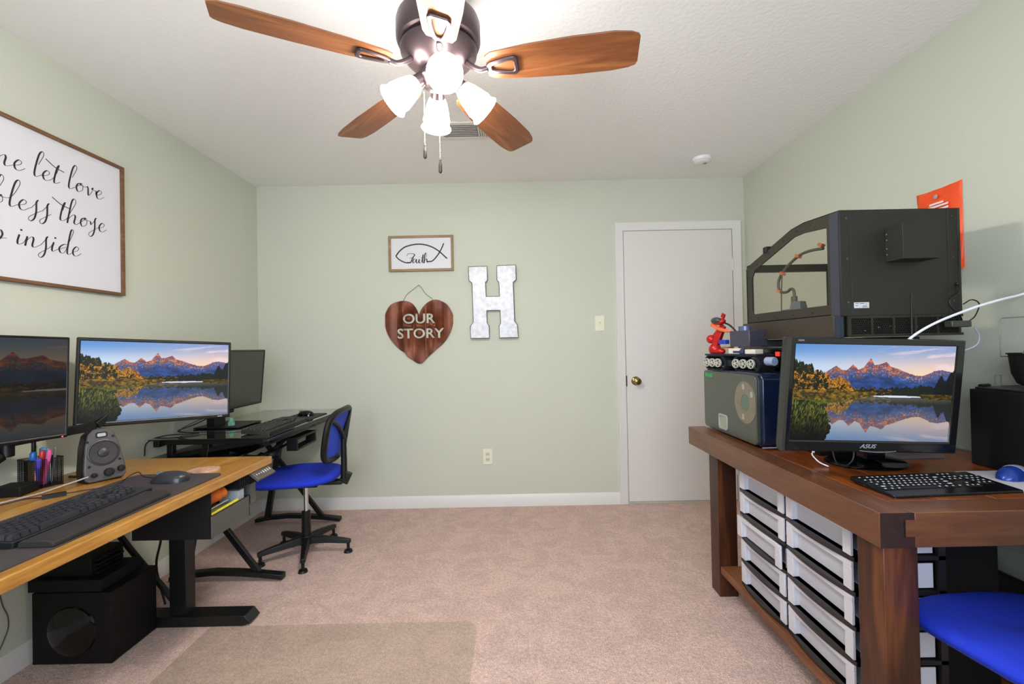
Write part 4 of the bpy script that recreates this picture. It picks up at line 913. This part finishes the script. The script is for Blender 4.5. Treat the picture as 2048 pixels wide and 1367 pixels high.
wbx('joint_gap', 2.884, 2.888, YA-.0018, YA, .699, .742, BLK2, top, 0)
wbx('back_apron', 2.9125, 3.665, YB-.04, YB, .671, .755, BAX)
xs = [2.9125, 3.062, 3.212, 3.362, 3.512, 3.665]
for i in range(5): wbx('top_plank', xs[i]+.0008, xs[i+1]-.0008, YA+.0885, YB-.0405, .72, .7595, BWY, wb, .0015)
for (x, y) in ((2.866, -1.275), (2.833+.01, -2.262)):
    wbx('leg', x, x+.088, y, y+.088, 0, .6705, BWZ)
for (x, y) in ((3.56, -1.275), (3.56, -2.262)): wbx('leg', x, x+.088, y, y+.088, 0, .6705, BWZ)
wbx('shelf_board', 2.870, 3.65, -2.172, -1.277, .112, .145, wood('shelf_wood', ('5a3018', '83502e', 'a06a40'), 'y', 1, .45), wb)
# plastic drawer units
FROST = clear('frosted_plastic', (.9, .9, .93), .05, .4, dens=.72, dcol=(.74, .70, .75)); TRAY = mat('black_drawer_tray', '211d1b', .35)
WP = mat('drawer_white', 'd6d2da', .35)
def drawer_unit(yc, label, out=None):
    t = thing('drawer_unit', label, 'drawer unit', (2.897, yc, .145)); hw = .165; P = .101; D = .265
    M = MR((0, 0, 0))
    k = MB()
    for i in range(6):
        z = i*P; k.box(.0, D, -hw, hw, z, z+.012)
        if i < 5:
            for y in (-hw, hw-.012): k.box(D-.02, D, y, y+.012, z, z+P); 
    for y in (-hw, hw-.006):
        for i in range(5): k.box(.05, .08, y, y+.006, i*P, i*P+P)
    # bowed front lips
    for i in range(6):
        z = i*P; R = []
        for j in range(13):
            s_ = -1+j/6; bow = -.016*(1-s_*s_)-.003; R.append([Vector((bow, s_*hw, z+zz)) for zz in (0, .012)]+[Vector((.02, s_*hw, z+zz)) for zz in (.012, 0)])
        k.rings(R)
    k.build('drawer_rack', TRAY, t)
    proto = None
    for i in range(5):
        z = i*P+.0135; h = P-.016; dx = -.014 if out == i else 0
        if proto is None:
            b = MB(); w2 = hw-.007
            b.box(-.006, .002, -w2, w2, h-.017, h); b.box(-.006, .002, -w2, -w2+.034, 0, h-.017); b.box(-.006, .002, w2-.034, w2, 0, h-.017)
            b.box(.002, .018, -w2+.031, w2-.031, h-.020, h-.016); b.box(.002, .018, -w2+.030, -w2+.033, 0, h-.02); b.box(.002, .018, w2-.033, w2-.030, 0, h-.02)
            proto = b.build('drawer', WP, t, bevel=.001, seg=1)
            q = MB().box(.016, .018, -w2+.030, w2-.030, .001, h-.012); q.box(.018, D-.03, -w2+.002, -w2+.005, .004, h-.01).box(.018, D-.03, w2-.005, w2-.002, .004, h-.01).box(.036, D-.03, -w2+.005, w2-.005, .003, .006)
            pan = q.build('drawer_bin', FROST, proto)
            cur = proto
        else:
            cur = proto.copy(); COL.objects.link(cur); cur.parent = t; c2 = pan.copy(); COL.objects.link(c2); c2.parent = cur
        cur.location = (dx, 0, z)
    return t
drawer_unit(-1.592, 'white and black plastic drawer unit on the workbench shelf, farther from the camera', 2)
drawer_unit(-1.926, 'white and black plastic drawer unit on the workbench shelf, right behind the front leg')
# coloured odds and ends in the bins
for (y, z, c_, lab) in ((-1.80, .47, 'd98a7a', 'reddish craft parts inside a frosted drawer'), (-1.95, .27, '9fc46a', 'greenish craft parts inside a frosted drawer')):
    pass
# keyboard, pad, mouse
keyboard('computer_keyboard', 'slim black keyboard with white legends on the dark workbench', (3.135, -2.085, .7605), (0, 0, math.radians(4)), u=.0165, keyh=.002, body=(.385, .155, .012), slope=math.radians(4), mats=(mat('key_flat_black', '101013', .3), mat('white_legend', 'f2f2f4', .5)), bm=mat('kb_gloss', '0d0d10', .2), taper=.95, x0=-.385/2+.008)
o = MB().prism(rrect(.155, .20, .006), Matrix.Identity(4), 0, .003).build('mouse_pad', mat('white_pad', 'c9c4cc', .6)); o.location = (3.413, -2.045, .7605); o.rotation_euler = (0, 0, .0); tag(o, 'white mouse pad on the dark workbench', 'mouse pad')
mouse('computer_mouse', 'blue and silver wireless mouse on the white pad', (3.432, -2.03, .764), (0, 0, math.radians(200)), .112, .062, .038, mat('mouse_blue', '1f3d92', .25, .2), mat('mouse_silver', 'a9abc4', .3, .2), wheel=False)
# ASUS monitor
m4 = thing('computer_monitor', 'wide black monitor with a bright mountain lake picture standing on the dark workbench', 'monitor')
pose(m4, (3.07, -1.956, 1.013), 0, -5.0, -2.2)
b = MB(); M = MBK((0, 0, 0))
BZ4 = mat('gloss_monitor_bezel', '141416', .14, coat=.3)
b.hollow([(-.285, -.185), (.285, -.185), (.285, .185), (-.285, .185)], [(-.258, -.148), (.258, -.148), (.258, .165), (-.258, .165)], M, -.03, 0); b.build('bezel', BZ4, m4, bevel=.004)
MB().box(-.28, .28, .008, .045, -.178, .178).build('back_cover', BLK, m4, bevel=.008)
MB().box(-.2848, -.274, -.0012, .004, -.184, .184).build('bezel_sheen_strip', mat('bezel_sheen_brown', '37332b', .35), m4)  # brown overlay paints the lit reflection on the glossy left bezel
screen(m4, .514, .312, .003, SCR, nx=520, ny=300, cz=.0088)
text_mesh('ASUS', .018, 'logo', SILV, m4, MBK((-.005, -.001, -.165)), shear=.35, bold=.0004, sx=1.2)
text_mesh('HDMI', .0075, 'port_label', SILV, m4, MBK((-.243, -.0008, .176)))
b = MB(); b.rings([[Vector((x*s_+.03, -.0005-.003*(1-abs(x)/.06), -.184+.004*(abs(x)/.06)**2+dz)) for dz in (0, .0016)]+[Vector((x*s_+.03, .001, -.184+.004*(abs(x)/.06)**2+dz)) for dz in (.0016, 0)] for s_ in (1,) for x in np.linspace(-.06, .06, 9)]); b.build('chin_trim', SILV, m4)
st = MB().lathe([(.0, 0), (.128, 0), (.130, .004), (.120, .012), (.05, .020), (.03, .03), (.0, .03)], seg=48).build('stand_base', GLB, m4)
for v_ in st.data.vertices: v_.co.y *= .80
st.matrix_local = m4.matrix_world.inverted()@Matrix.Translation((3.15, -1.815, .7605))
nk = MB().box(-.035, .035, -.02, .025, .02, .19).build('stand_neck', GLB, m4, bevel=.006); nk.matrix_local = m4.matrix_world.inverted()@Matrix.Translation((3.13, -1.865, .77))
# tower computer, pot and wire rack
tw = thing('desktop_computer', 'black computer tower on the workbench at the right edge of the photo', 'computer', (3.575, -2.015, .7605))
MB().box(-.081, .081, -.175, .172, 0, .258).build('tower_case', BLK2, tw, bevel=.003)
MB().box(-.070, .070, -.165, .165, .258, .266).build('top_panel', mat('tower_top', '1d1e22', .35), tw, bevel=.003)
MB().cyl((-.06, .155, .268), (-.02, .165, .268), .007, seg=10).build('top_handle', BLK, tw)
pt = thing('loaf_pan', 'black rounded pan with wire handle standing on the computer tower', 'pan', (3.592, -2.0, 1.0275))
MB().lathe([(.001, .0), (.045, .002), (.072, .018), (.084, .05), (.090, .11), (.095, .112), (.095, .115), (.086, .113), (.08, .06), (.001, .008)], seg=36).build('pan_body', BLK2, pt)
MB().tube([(-.086, 0, .112), (-.06, 0, .16), (-.02, 0, .185), (.03, 0, .185), (.07, 0, .16), (.086, 0, .112)], .0015, 6, smooth=6).build('pan_handle', mat('wire_grey', '77756f', .4, .7), pt)
c = MB().tube([(3.545, -1.9, 1.13), (3.545, -1.9, 1.25), (3.552, -1.9, 1.258), (3.66, -1.9, 1.262)], .0018, 6).tube([(3.545, -1.9, 1.13), (3.66, -1.9, 1.13)], .0018, 6).tube([(3.655, -1.9, 1.03), (3.655, -1.9, 1.262)], .0018, 6).tube([(3.545, -1.88, 1.03), (3.545, -1.88, 1.065), (3.565, -1.88, 1.067), (3.565, -1.88, 1.03)], .0018, 6).tube([(3.565, -1.88, 1.03), (3.655, -1.88, 1.03)], .0018, 6)
c = c.build('wire_rack', mat('wire_grey2', '8d8c86', .4, .7)); tag(c, 'thin grey wire rack behind the black pan at the right edge', 'wire rack')
# filament dryer box
sx = thing('filament_dryer', 'grey and dark blue filament dryer box with green lettering on the workbench', 'filament dryer', (3.01, -1.325, .7605))
DB = mat('dryer_dark_blue', '14203c', .22, .1, coat=.3)
b = MB(); b.prism([(-x_, z_) for x_, z_ in [(-.255, .012)]][:0]+rrect(.53, .30, .03, cx=0, cy=.155), MR((0, 0, 0)), -.045, .095); b.build('dryer_body', DB, sx, bevel=.006, ang=60)
MB().prism(rrect(.50, .285, .022, cx=-.006, cy=.153), MR((-.1, 0, 0)), -.01, .010).build('front_cover', mat('dryer_grey_cover', '454840', .28, coat=.15), sx, bevel=.003)
M = MR((-.110, -.158, .178)); sp_ = MB()
circ = lambda r, n=48, cut=None: [(math.cos(2*PI*i/n)*r, math.sin(2*PI*i/n)*r) for i in range(n)]
o_c = [(min(x_, .083), y_) for x_, y_ in circ(.090)]; sp_.hollow(o_c, circ(.034), M, .0, .0012); so = sp_.build('filament_spool', mat('spool_tan', '7d7260', .55, var=.12, vscale=40), sx)
b = MB()
for a in (35, 100, 255): b.prism([(p_[0]+math.cos(math.radians(a))*.066, p_[1]+math.sin(math.radians(a))*.066) for p_ in rrect(.018, .024, .005)], M, .0012, .002)
b.build('spool_tab', mat('pale_grey2', 'a09c98', .6), so)
MB().prism(circ(.032), M, 0, .0008).build('spool_hub', mat('green_grey', '5c7066', .5), so)
M = MR((-.110, .045, .062)); b = MB().hollow(rrect(.088, .072, .014), rrect(.070, .054, .008), M, 0, .005); dsp = b.build('display_bezel', SILV, sx, bevel=.001)
MB().prism(rrect(.072, .056, .008), M, 0, .001).build('lcd_display', mat('lcd_grey', '9a9c86', .3), dsp)
text_mesh('SUNLU', .026, 'logo', mat('green_print', '3fae5c', .5), sx, MR((-.1105, .195, .272)), bold=.0007)
MB().box(-.100, .035, -.268, -.264, .006, .010).build('bottom_trim', SILV, sx)
b = MB().cyl((.0, -.264, .245), (.0, -.28, .24), .008, seg=12).tube([(.0, -.275, .24), (.01, -.30, .235), (.02, -.33, .20), (.024, -.335, .16)], .004, 8, smooth=5).build('white_tube', WHT, sx)
# robot car with arm
rb = thing('robot_car', 'small tracked robot with silver wheels and a red gripper arm standing on the dryer box', 'robot', (2.968, -1.295, 1.0625), (0, 0, math.radians(15)))
TRK = mat('track_rubber', '1d1d1f', .7); WHL = mat('wheel_alloy', 'cfcabc', .35, .3)
for ty, L_ in ((.105, .062), (-.095, .072)):
    pts = []
    for i in range(40):
        a = 2*PI*i/40; yy = math.cos(a)*.034; zz = math.sin(a)*.034; yy += (L_ if math.cos(a) > 0 else -L_)*.60; pts.append((yy, zz+.036))
    g = MB(); g.hollow([(-p_[0], p_[1]) for p_ in pts], [(-p_[0]*.93, (p_[1]-.036)*.88+.036) for p_ in pts], MR((-.045, ty, 0)), -.09, 0)
    for i in range(0, 40, 2):
        p_ = pts[i]; g.obox((0.0, ty+p_[0]*1.02, (p_[1]-.036)*1.04+.036), (.088, .006, .006), (math.atan2((p_[1]-.036), p_[0]-math.copysign(L_*.60, p_[0])), 0, 0))
    g = g.build('track', TRK, rb)
    for wy in (-L_*.62, 0, L_*.62):
        for wxp in (-.05, .04):
            w_ = MB(); w_.lathe([(.017, 0), (.0205, .004), (.0205, .012), (.0165, .013), (.0155, .004), (.006, .004), (.006, .014), (.001, .014)], (wxp+.0, ty+wy, .036), (-1, 0, 0), 20)
            for k_ in range(5): a = 2*PI*k_/5; w_.bar((wxp-.011, ty+wy, .036), (wxp-.011, ty+wy+math.cos(a)*.0175, .036+math.sin(a)*.0175), .003, .0035)
            w_ = w_.build('wheel', WHL, g)
            MB().cyl((wxp-.0045, ty+wy, .036), (wxp-.0055, ty+wy, .036), .0165, seg=20).build('wheel_recess_shade', TRK, w_)  # dark disc added to paint the recess behind the spokes as shaded
MB().box(-.05, .05, -.16, .17, .070, .078).box(-.035, .04, -.15, .15, .02, .05).build('chassis_plate', mat('chassis_dark', '23263c', .35, .3), rb, bevel=.002)
b = MB().box(-.045, .01, -.06, .01, .079, .105).build('battery_pack', mat('cream_plastic', 'd9cfc0', .5), rb, bevel=.003); MB().box(-.045, .0, -.15, -.09, .079, .1).build('cream_block', mat('cream_plastic', 'd9cfc0', .5), rb, bevel=.003)
MB().cyl((-.03, -.085, .088), (-.03, -.02, .088), .016).build('motor', mat('slate_motor', '3b4060', .35, .3), rb)
b = MB().ball((-.02, .13, .1), .03, (1, 1, 1)).ball((-.03, .145, .15), .022).ball((-.02, .10, .09), .022, (1, 1.6, .8)); arm = b.build('arm_base', RED, rb)
b = MB().bar((-.02, .125, .12), (-.01, .10, .19), .03, .03).bar((-.02, .14, .15), (0, .09, .215), .02, .026).build('arm_link', RED, rb, bevel=.003)
b = MB().ball((-.02, .095, .235), .026, (1, 1.3, .7)).obox((-.01, .08, .262), (.008, .02, .02), (.5, 0, 0)); gh = b.build('gripper_head', RED, rb)
MB().ball((-.035, .10, .24), .024, (.8, 1.3, .7)).build('gripper_lens', mat('smoked', '3b3f3e', .2), gh)
b = MB().tube([(-.03, .135, .222), (-.03, .09, .200), (-.03, .04, .188), (-.02, .0, .182)], [.010, .010, .008, .004], 8, smooth=5); b.build('gripper_claw', mat('salmon_claw', 'e8693e', .45), gh)
MB().tube([(-.01, .11, .24), (-.01, .04, .215), (-.01, .0, .185)], .004, 6, smooth=4).build('claw_rod', BLK, gh)
b = MB().box(-.04, .06, -.115, .005, .112, .185).build('control_case', mat('smoky_case', '403f4c', .25), rb, bevel=.003); MB().cyl((-.0, -.045, .185), (.0, -.045, .205), .026, seg=24).build('dial', mat('slate_blue', '5a6488', .3, .3), rb)
MB().box(-.045, -.02, .03, .075, .125, .145).build('servo', mat('servo_blue', '2338a8', .4), rb, bevel=.002); MB().box(-.045, -.015, .01, .06, .105, .112).build('brass_bracket', mat('brass_bits', 'b07a3c', .4, .6), rb)
b = MB().cyl((-.005, -.172, .048), (-.005, -.215, .048), .019).build('gear_motor', mat('pale_blue_grey', '9fabc8', .4), rb, bevel=.003)
# black equipment cabinet carrying the printer
eq = thing('equipment_cabinet', 'black equipment cabinet with a red rocker switch standing behind the widescreen monitor', 'equipment cabinet', (3.30, -1.42, .7605))
MB().box(-.235, .16, -.278, .32, 0, .443).build('cabinet_shell', mat('cabinet_black', '0e0f16', .35), eq, bevel=.004)
MB().box(-.238, -.2352, -.10, .26, .29, .40).build('control_recess', GLB, eq)
MB().prism(rrect(.026, .020, .002), MR((-.238, -.035, .380)), 0, .006).build('rocker_switch', mat('red_switch', (.9, .05, .03), .3, emit=.35), eq, bevel=.001)
MB().box(-.237, -.2352, -.16, .28, .408, .411).build('trim_line', GREY, eq)
# printer enclosure
EN = mat('enclosure_sheet_metal', '26241c', .55, .15, bump=.12, bscale=700); ENB = mat('enclosure_post', '3e3e4c', .4, .3, bump=.12, bscale=700)
ENS = mat('enclosure_skirt', '3a3128', .55, .15)
en = thing('printer_enclosure', 'large black 3D printer enclosure with side windows, a boxed duct and grille above the workbench', 'printer enclosure', (3.26, -1.85, 1.2055))
def Y(y, z): return (-(y+1.85), z-1.2055)      # MR plane uses -y as x
XL, XR = 3.052-3.26, 3.468-3.26
outer = [(-1.85, 1.645), (-1.66, 1.655), (-1.58, 1.648), (-1.238, 1.555), (-1.228, 1.535), (-1.225, 1.29), (-1.225, 1.285), (-1.85, 1.275)]
inner = [(-1.788, 1.600), (-1.66, 1.613), (-1.60, 1.612), (-1.30, 1.528), (-1.272, 1.485), (-1.268, 1.345), (-1.285, 1.325), (-1.788, 1.322)]
SIDE = []
for nm, x in (('left_side_frame', XL), ('right_side_frame', XR-.006)):
    b = MB().hollow([Y(*p_) for p_ in outer], [Y(*p_) for p_ in inner], MR((x+.006, 0, 0)), 0, .006).build('side_frame', mat('side_frame_brown', '302b22', .5, .15, bump=.1, bscale=700), en, bevel=.0008, seg=1)
    scr = MB()
    for (y, z) in ((-1.812, 1.56), (-1.812, 1.48), (-1.812, 1.40), (-1.812, 1.335), (-1.70, 1.634), (-1.62, 1.63), (-1.53, 1.613), (-1.42, 1.583), (-1.32, 1.553), (-1.247, 1.50), (-1.247, 1.42), (-1.247, 1.35), (-1.32, 1.305), (-1.45, 1.303), (-1.58, 1.301), (-1.70, 1.299)):
        scr.cyl((x-.001 if x < 0 else x+.006, y+1.85, z-1.2055), (x+.001 if x < 0 else x+.008, y+1.85, z-1.2055), .0035, seg=8)
    scr.build('screw', BLK, b)
    MB().prism([Y(*p_) for p_ in inner], MR((x+.004, 0, 0)), 0, .002).build('side_window', clear('window_plastic', (.93, .93, .90), .04, .08), b)
# top + slanted front
b = MB(); P_ = [(XL, XR)]
for (a, c_) in (((-1.85, 1.645), (-1.66, 1.655)), ((-1.66, 1.655), (-1.58, 1.648)), ((-1.58, 1.648), (-1.238, 1.555))):
    y0_, z0_ = a[0]+1.85, a[1]-1.2055; y1_, z1_ = c_[0]+1.85, c_[1]-1.2055
    if a[0] < -1.7: b.vbox([(XL, y0_, z0_-.004), (XR, y0_, z0_-.004), (XR, y1_, z1_-.004), (XL, y1_, z1_-.004), (XL, y0_, z0_), (XR, y0_, z0_), (XR, y1_, z1_), (XL, y1_, z1_)])
    else:
        for x0_, x1_ in ((XL, XL+.03), (XR-.03, XR)): b.vbox([(x0_, y0_, z0_-.004), (x1_, y0_, z0_-.004), (x1_, y1_, z1_-.004), (x0_, y1_, z1_-.004), (x0_, y0_, z0_), (x1_, y0_, z0_), (x1_, y1_, z1_), (x0_, y1_, z1_)])
b.box(XL+.002, XR-.002, .60, .623, .322, .356); b.box(XL, XL+.03, .616, .625, .07, .34).box(XR-.03, XR, .616, .625, .07, .34).box(XL, XR, .0, .625, .078, .082)
b.build('top_frame', EN, en, bevel=.0008, seg=1)
MB().box(XL-.004, XL+.02, .44, .47, .385, .412).build('lid_latch', BLK, en, bevel=.002)
MB().box(XL, XR, -.004, 0, .073, .4395).build('rear_panel', EN, en, bevel=.001)
MB().box(XL-.002, XL+.0, .002, .045, .073, .437).build('corner_post', ENB, en)
b = MB().box(XL+.035, XL+.0362, -.0052, -.004, .076, .437).box(XR-.045, XR-.0435, -.0052, -.004, .076, .437); b.build('panel_seam', mat('seam_blue', '2f3242', .4), en)
b = MB()
for x in (XL+.022,):
    for z in (.41, .27, .12): b.cyl((x, -.004, z), (x, -.0065, z), .0035, seg=8)
for z in (.41, .27, .12): b.cyl((XR-.03, -.004, z), (XR-.03, -.0065, z), .0025, seg=8)
b.build('screw', mat('screw_dark', '5c584f', .3, .5), en)
# duct box (open louvre housing)
dx0, dx1 = 3.207-3.26, 3.330-3.26
MB().box(dx0, dx1, -.076, -.004, .255, .373).build('duct_box', EN, en, bevel=.001)
b = MB()
for z in (.28, .30, .33, .35): b.cyl((dx0-.001, -.012, z), (dx0+.001, -.012, z), .002, seg=6)
b.build('duct_rivet', SILV, en)
lb = MB().box(3.094-3.26, 3.146-3.26, -.0048, -.004, .099, .119).build('rating_label', mat('label_white', 'cfcfd2', .5), en)
b = MB()
for i, (x, w_, z) in enumerate(((.004, .012, .114), (.020, .016, .114), (.004, .009, .107), (.030, .014, .106), (.040, .005, .112), (.028, .018, .102))): b.box(3.094-3.26+x, 3.094-3.26+x+w_, -.0051, -.0048, z, z+.0016)
b.build('label_print', INK, lb)
# skirt and grille
MB().box(XL-.012, XL+.12, .02, .645, -.0, .077).build('base_skirt', ENS, en, bevel=.002)
MB().box(XL-.010, XL+.008, .0, .04, -.002, .074).build('skirt_corner', mat('slate_corner', '2b3644', .4, .3), en)
MB().box(XL+.12, XR, .03, .62, 0.002, .07).build('base_tray', BLK2, en)
b = MB(); gx0, gx1 = XL+.018, XR; M = MBK((0, -.004, 0))
n = 5; gw = (gx1-gx0-.02)/n
b.box(gx0, gx1, -.006, .0, -.0, .008).box(gx0, gx1, -.006, 0, .064, .0725).box(gx0, gx0+.012, -.006, 0, .008, .064)
for i in range(1, n+1): b.box(gx0+.012+i*gw-.008, gx0+.012+i*gw, -.006, 0, .008, .064)
gr = b.build('grille_frame', EN, en)
b = MB(); s_ = .0078
for r_ in range(9):
    z = .010+r_*s_*.87
    for c_ in range(int((gx1-gx0-.02)/s_)):
        x = gx0+.014+c_*s_+(s_/2 if r_ % 2 else 0)
        for a in (90, 210, 330):
            t_ = math.radians(a); p0 = Vector((x, -.003, z)); p1 = p0+Vector((math.cos(t_)*s_*.577, 0, math.sin(t_)*s_*.577)); 
            if p1.z < .066 and p1.z > .006: b.bar(p0, p1, .0014, .002, (0, 1, 0))
b.build('hex_mesh', EN, gr, smooth=False)
MB().box(gx0, gx1-.01, .004, .006, .0, .07).build('grille_backing', BLK2, gr)
b = MB()
for x, z in ((.11, .03), (.15, .034), (.24, .03), (.06, .02)): b.box(gx0+x, gx0+x+.006, .0, .003, z, z+.003)
b.build('board_parts', SILV, gr)
# inside: gantry, hose, print head
b = MB().box(XR-.05, XR-.02, .05, .56, .285, .325).build('gantry_bar', mat('gantry_olive', '86826a', .5), en, bevel=.002)
hx = -.14
hs = MB().tube([(hx, .18, .345), (hx, .26, .352), (hx, .333, .345), (hx, .42, .31), (hx, .475, .263), (hx, .47, .215), (hx, .42, .205), (hx, .385, .215), (hx, .367, .20), (hx, .367, .15)], .006, 8, smooth=6).tube([(hx-.005, .44, .30), (hx-.005, .45, .20), (hx-.005, .452, .12)], .003, 6).build('filament_hose', mat('hose_grey', '5c584f', .5), en)
b = MB()
for p_ in ((hx, .333, .345), (hx, .445, .29), (hx, .47, .213), (hx, .19, .36)): b.obox(p_, (.016, .022, .012), (.4, .3, .2))
b.build('orange_clip', mat('salmon_clip', 'd5714a', .5), hs)
MB().obox((hx+.01, .355, .128), (.05, .06, .06), (0, 0, .3), .7).obox((hx, .40, .110), (.04, .07, .035)).build('print_head', mat('print_head_grey', '6b6d70', .4), en, bevel=.003)
MB().cyl((hx, .367, .15), (hx, .367, .18), .012, seg=14).build('hose_fitting', mat('hose_grey', '5c584f', .5), en)
MB().box(XR-.0125, XR-.0105, .49, .55, .185, .215).build('inner_badge', mat('badge_olive', '77745c', .5), en)
# cables and hub right of the enclosure
c = MB().tube([(3.44, -1.862, 1.375), (3.435, -1.875, 1.35), (3.40, -1.88, 1.325), (3.405, -1.88, 1.30), (3.43, -1.88, 1.275), (3.45, -1.87, 1.25)], .003, 6, smooth=6).tube([(3.455, -1.87, 1.31), (3.49, -1.865, 1.325), (3.52, -1.86, 1.31), (3.505, -1.86, 1.27), (3.47, -1.87, 1.25)], .002, 6, smooth=6).tube([(3.455, -1.862, 1.64), (3.45, -1.862, 1.4), (3.452, -1.862, 1.27)], .002, 6)
c.ball((3.438, -1.868, 1.38), .006); c = c.build('enclosure_cables', CABLE); tag(c, 'black cables looping at the right edge of the printer enclosure', 'cable')
c = MB().obox((3.42, -1.885, 1.242), (.066, .03, .022)).build('usb_hub', mat('hub_grey', '3a3935', .4), bevel=.003); tag(c, 'small dark hub fixed at the lower right corner of the printer enclosure', 'usb hub')
c = MB().tube([(3.46, -1.90, 1.23), (3.475, -1.90, 1.20), (3.465, -1.90, 1.17), (3.44, -1.88, 1.15)], .0025, 6, smooth=6).build('hub_cable', mat('pale_cable', '9c9cae', .4)); tag(c, 'short pale cable below the dark hub', 'cable')
c = MB(); c.lathe([(.0055, 0), (.0055, .02), (.004, .06), (.0028, .18), (.0028, .215), (.001, .217)], (3.262, -1.885, 1.132), (.02, 0, 1), 10); c.box(3.235, 3.29, -1.90, -1.6985, 1.06, 1.132)
c = c.build('antenna_receiver', BLK); tag(c, 'black rod antenna of a receiver standing behind the widescreen monitor', 'antenna')
c = MB().tube([(3.20, -1.90, 1.05), (3.205, -1.90, 1.14), (3.232, -1.905, 1.19), (3.318, -1.905, 1.243), (3.45, -1.905, 1.293), (3.55, -1.90, 1.32), (3.655, -1.89, 1.345), (3.672, -2.0, 1.40), (3.672, -2.3, 1.5)], .0042, 8, smooth=8).build('white_cable', mat('white_cable', 'ecebf4', .4)); tag(c, 'thick white cable arching from behind the widescreen monitor to the right wall', 'cable')
c = MB().tube([(2.985, -1.79, .80), (2.972, -1.80, .79), (2.975, -1.83, .772), (2.985, -1.86, .765), (2.99, -1.84, .763)], .0022, 6, smooth=6).bar((2.985, -1.787, .795), (2.995, -1.77, .815), .008, .006).build('white_hook_cable', mat('white_cable', 'ecebf4', .4)); tag(c, 'short white cable end touching the workbench top left of the round stand', 'cable')
c = MB().tube([(3.00, -1.86, .84), (3.005, -1.87, .785), (3.03, -1.875, .768), (3.06, -1.875, .79), (3.07, -1.87, .84)], .0028, 6, smooth=6).build('black_loop_cable', CABLE); tag(c, 'black cable loop hanging below the widescreen monitor', 'cable')
o = MB().box(3.30, 3.47, -1.77, -1.70, .7605, .772).build('spare_keyboard', mat('grey_strip', '5a5656', .6)); tag(o, 'flat dark strip lying on the workbench behind the round monitor stand', 'accessory')
# orange fire blanket bag
fb = thing('fire_blanket_bag', 'bright orange fire blanket pouch hanging on the right wall behind the enclosure', 'fire blanket', (W, -1.555, 1.64))
n_ = 20; b = MB(); hw = .098
def zt(s_): return .165-.004*math.cos(s_*PI)
R = []
for j in range(n_+1):
    tz = j/n_; z = .17-.335*tz; row = []
    for i in range(13):
        s_ = -1+i/6; d = .004+.010*(1-s_*s_)*min(1, tz*3)*(1-.3*tz)+(.012*tz**6 if True else 0)+.0015*math.sin(9*s_+5*tz)
        row.append(Vector((-d, s_*(hw-.004*math.sin(tz*PI)), z+.002*(abs(s_)**3)*(1-tz)*2)))
    R.append(row+[Vector((-.0015, s_*(hw), z)) for s_ in (1, .5, 0, -.5, -1)])
b.rings(R); b.tube([(-.012, -hw, -.165), (-.02, 0, -.172), (-.012, hw, -.165)], .010, 8, smooth=4)
b.build('pouch', mat('orange_vinyl', 'f2501a', .4, bump=.1, bscale=60), fb, ang=80)
for y in (.0,): MB().lathe([(.006, 0), (.009, .001), (.009, .002), (.006, .0028)], (-.014, y, .138), (-1, 0, 0), 16).build('eyelet', SILV, fb)
b = MB()
for w_, z in ((.06, .108), (.10, .096), (.10, .082), (.085, .066)): b.box(-.0185, -.0165, -w_/2-.005, w_/2-.005, z-.004, z+.004)
b.build('printed_lines', mat('white_print', 'f3ddd2', .6), fb)

o = MB().box(3.19, 3.36, -2.05, -1.25, .1455, .60).build('storage_case', BLK2, bevel=.006); tag(o, 'tall black case on the workbench shelf behind the drawer units', 'case')
b = MB(); b.prism([(3.365, .1455), (3.63, .1455), (3.63, .36), (3.56, .40), (3.40, .47), (3.365, .48)], MBK((0, -1.29, 0)), 0, .70); o = b.build('equipment_bag', BLK2, bevel=.01); tag(o, 'low black bag on the workbench shelf next to the right wall', 'bag')
c = MB().tube([(3.50, -1.99, .665), (3.51, -1.98, .58), (3.55, -1.97, .50), (3.57, -1.97, .41)], .006, 8, smooth=5).build('hanging_cable', CABLE); tag(c, 'black cord hanging below the workbench top beside the right wall', 'cable')
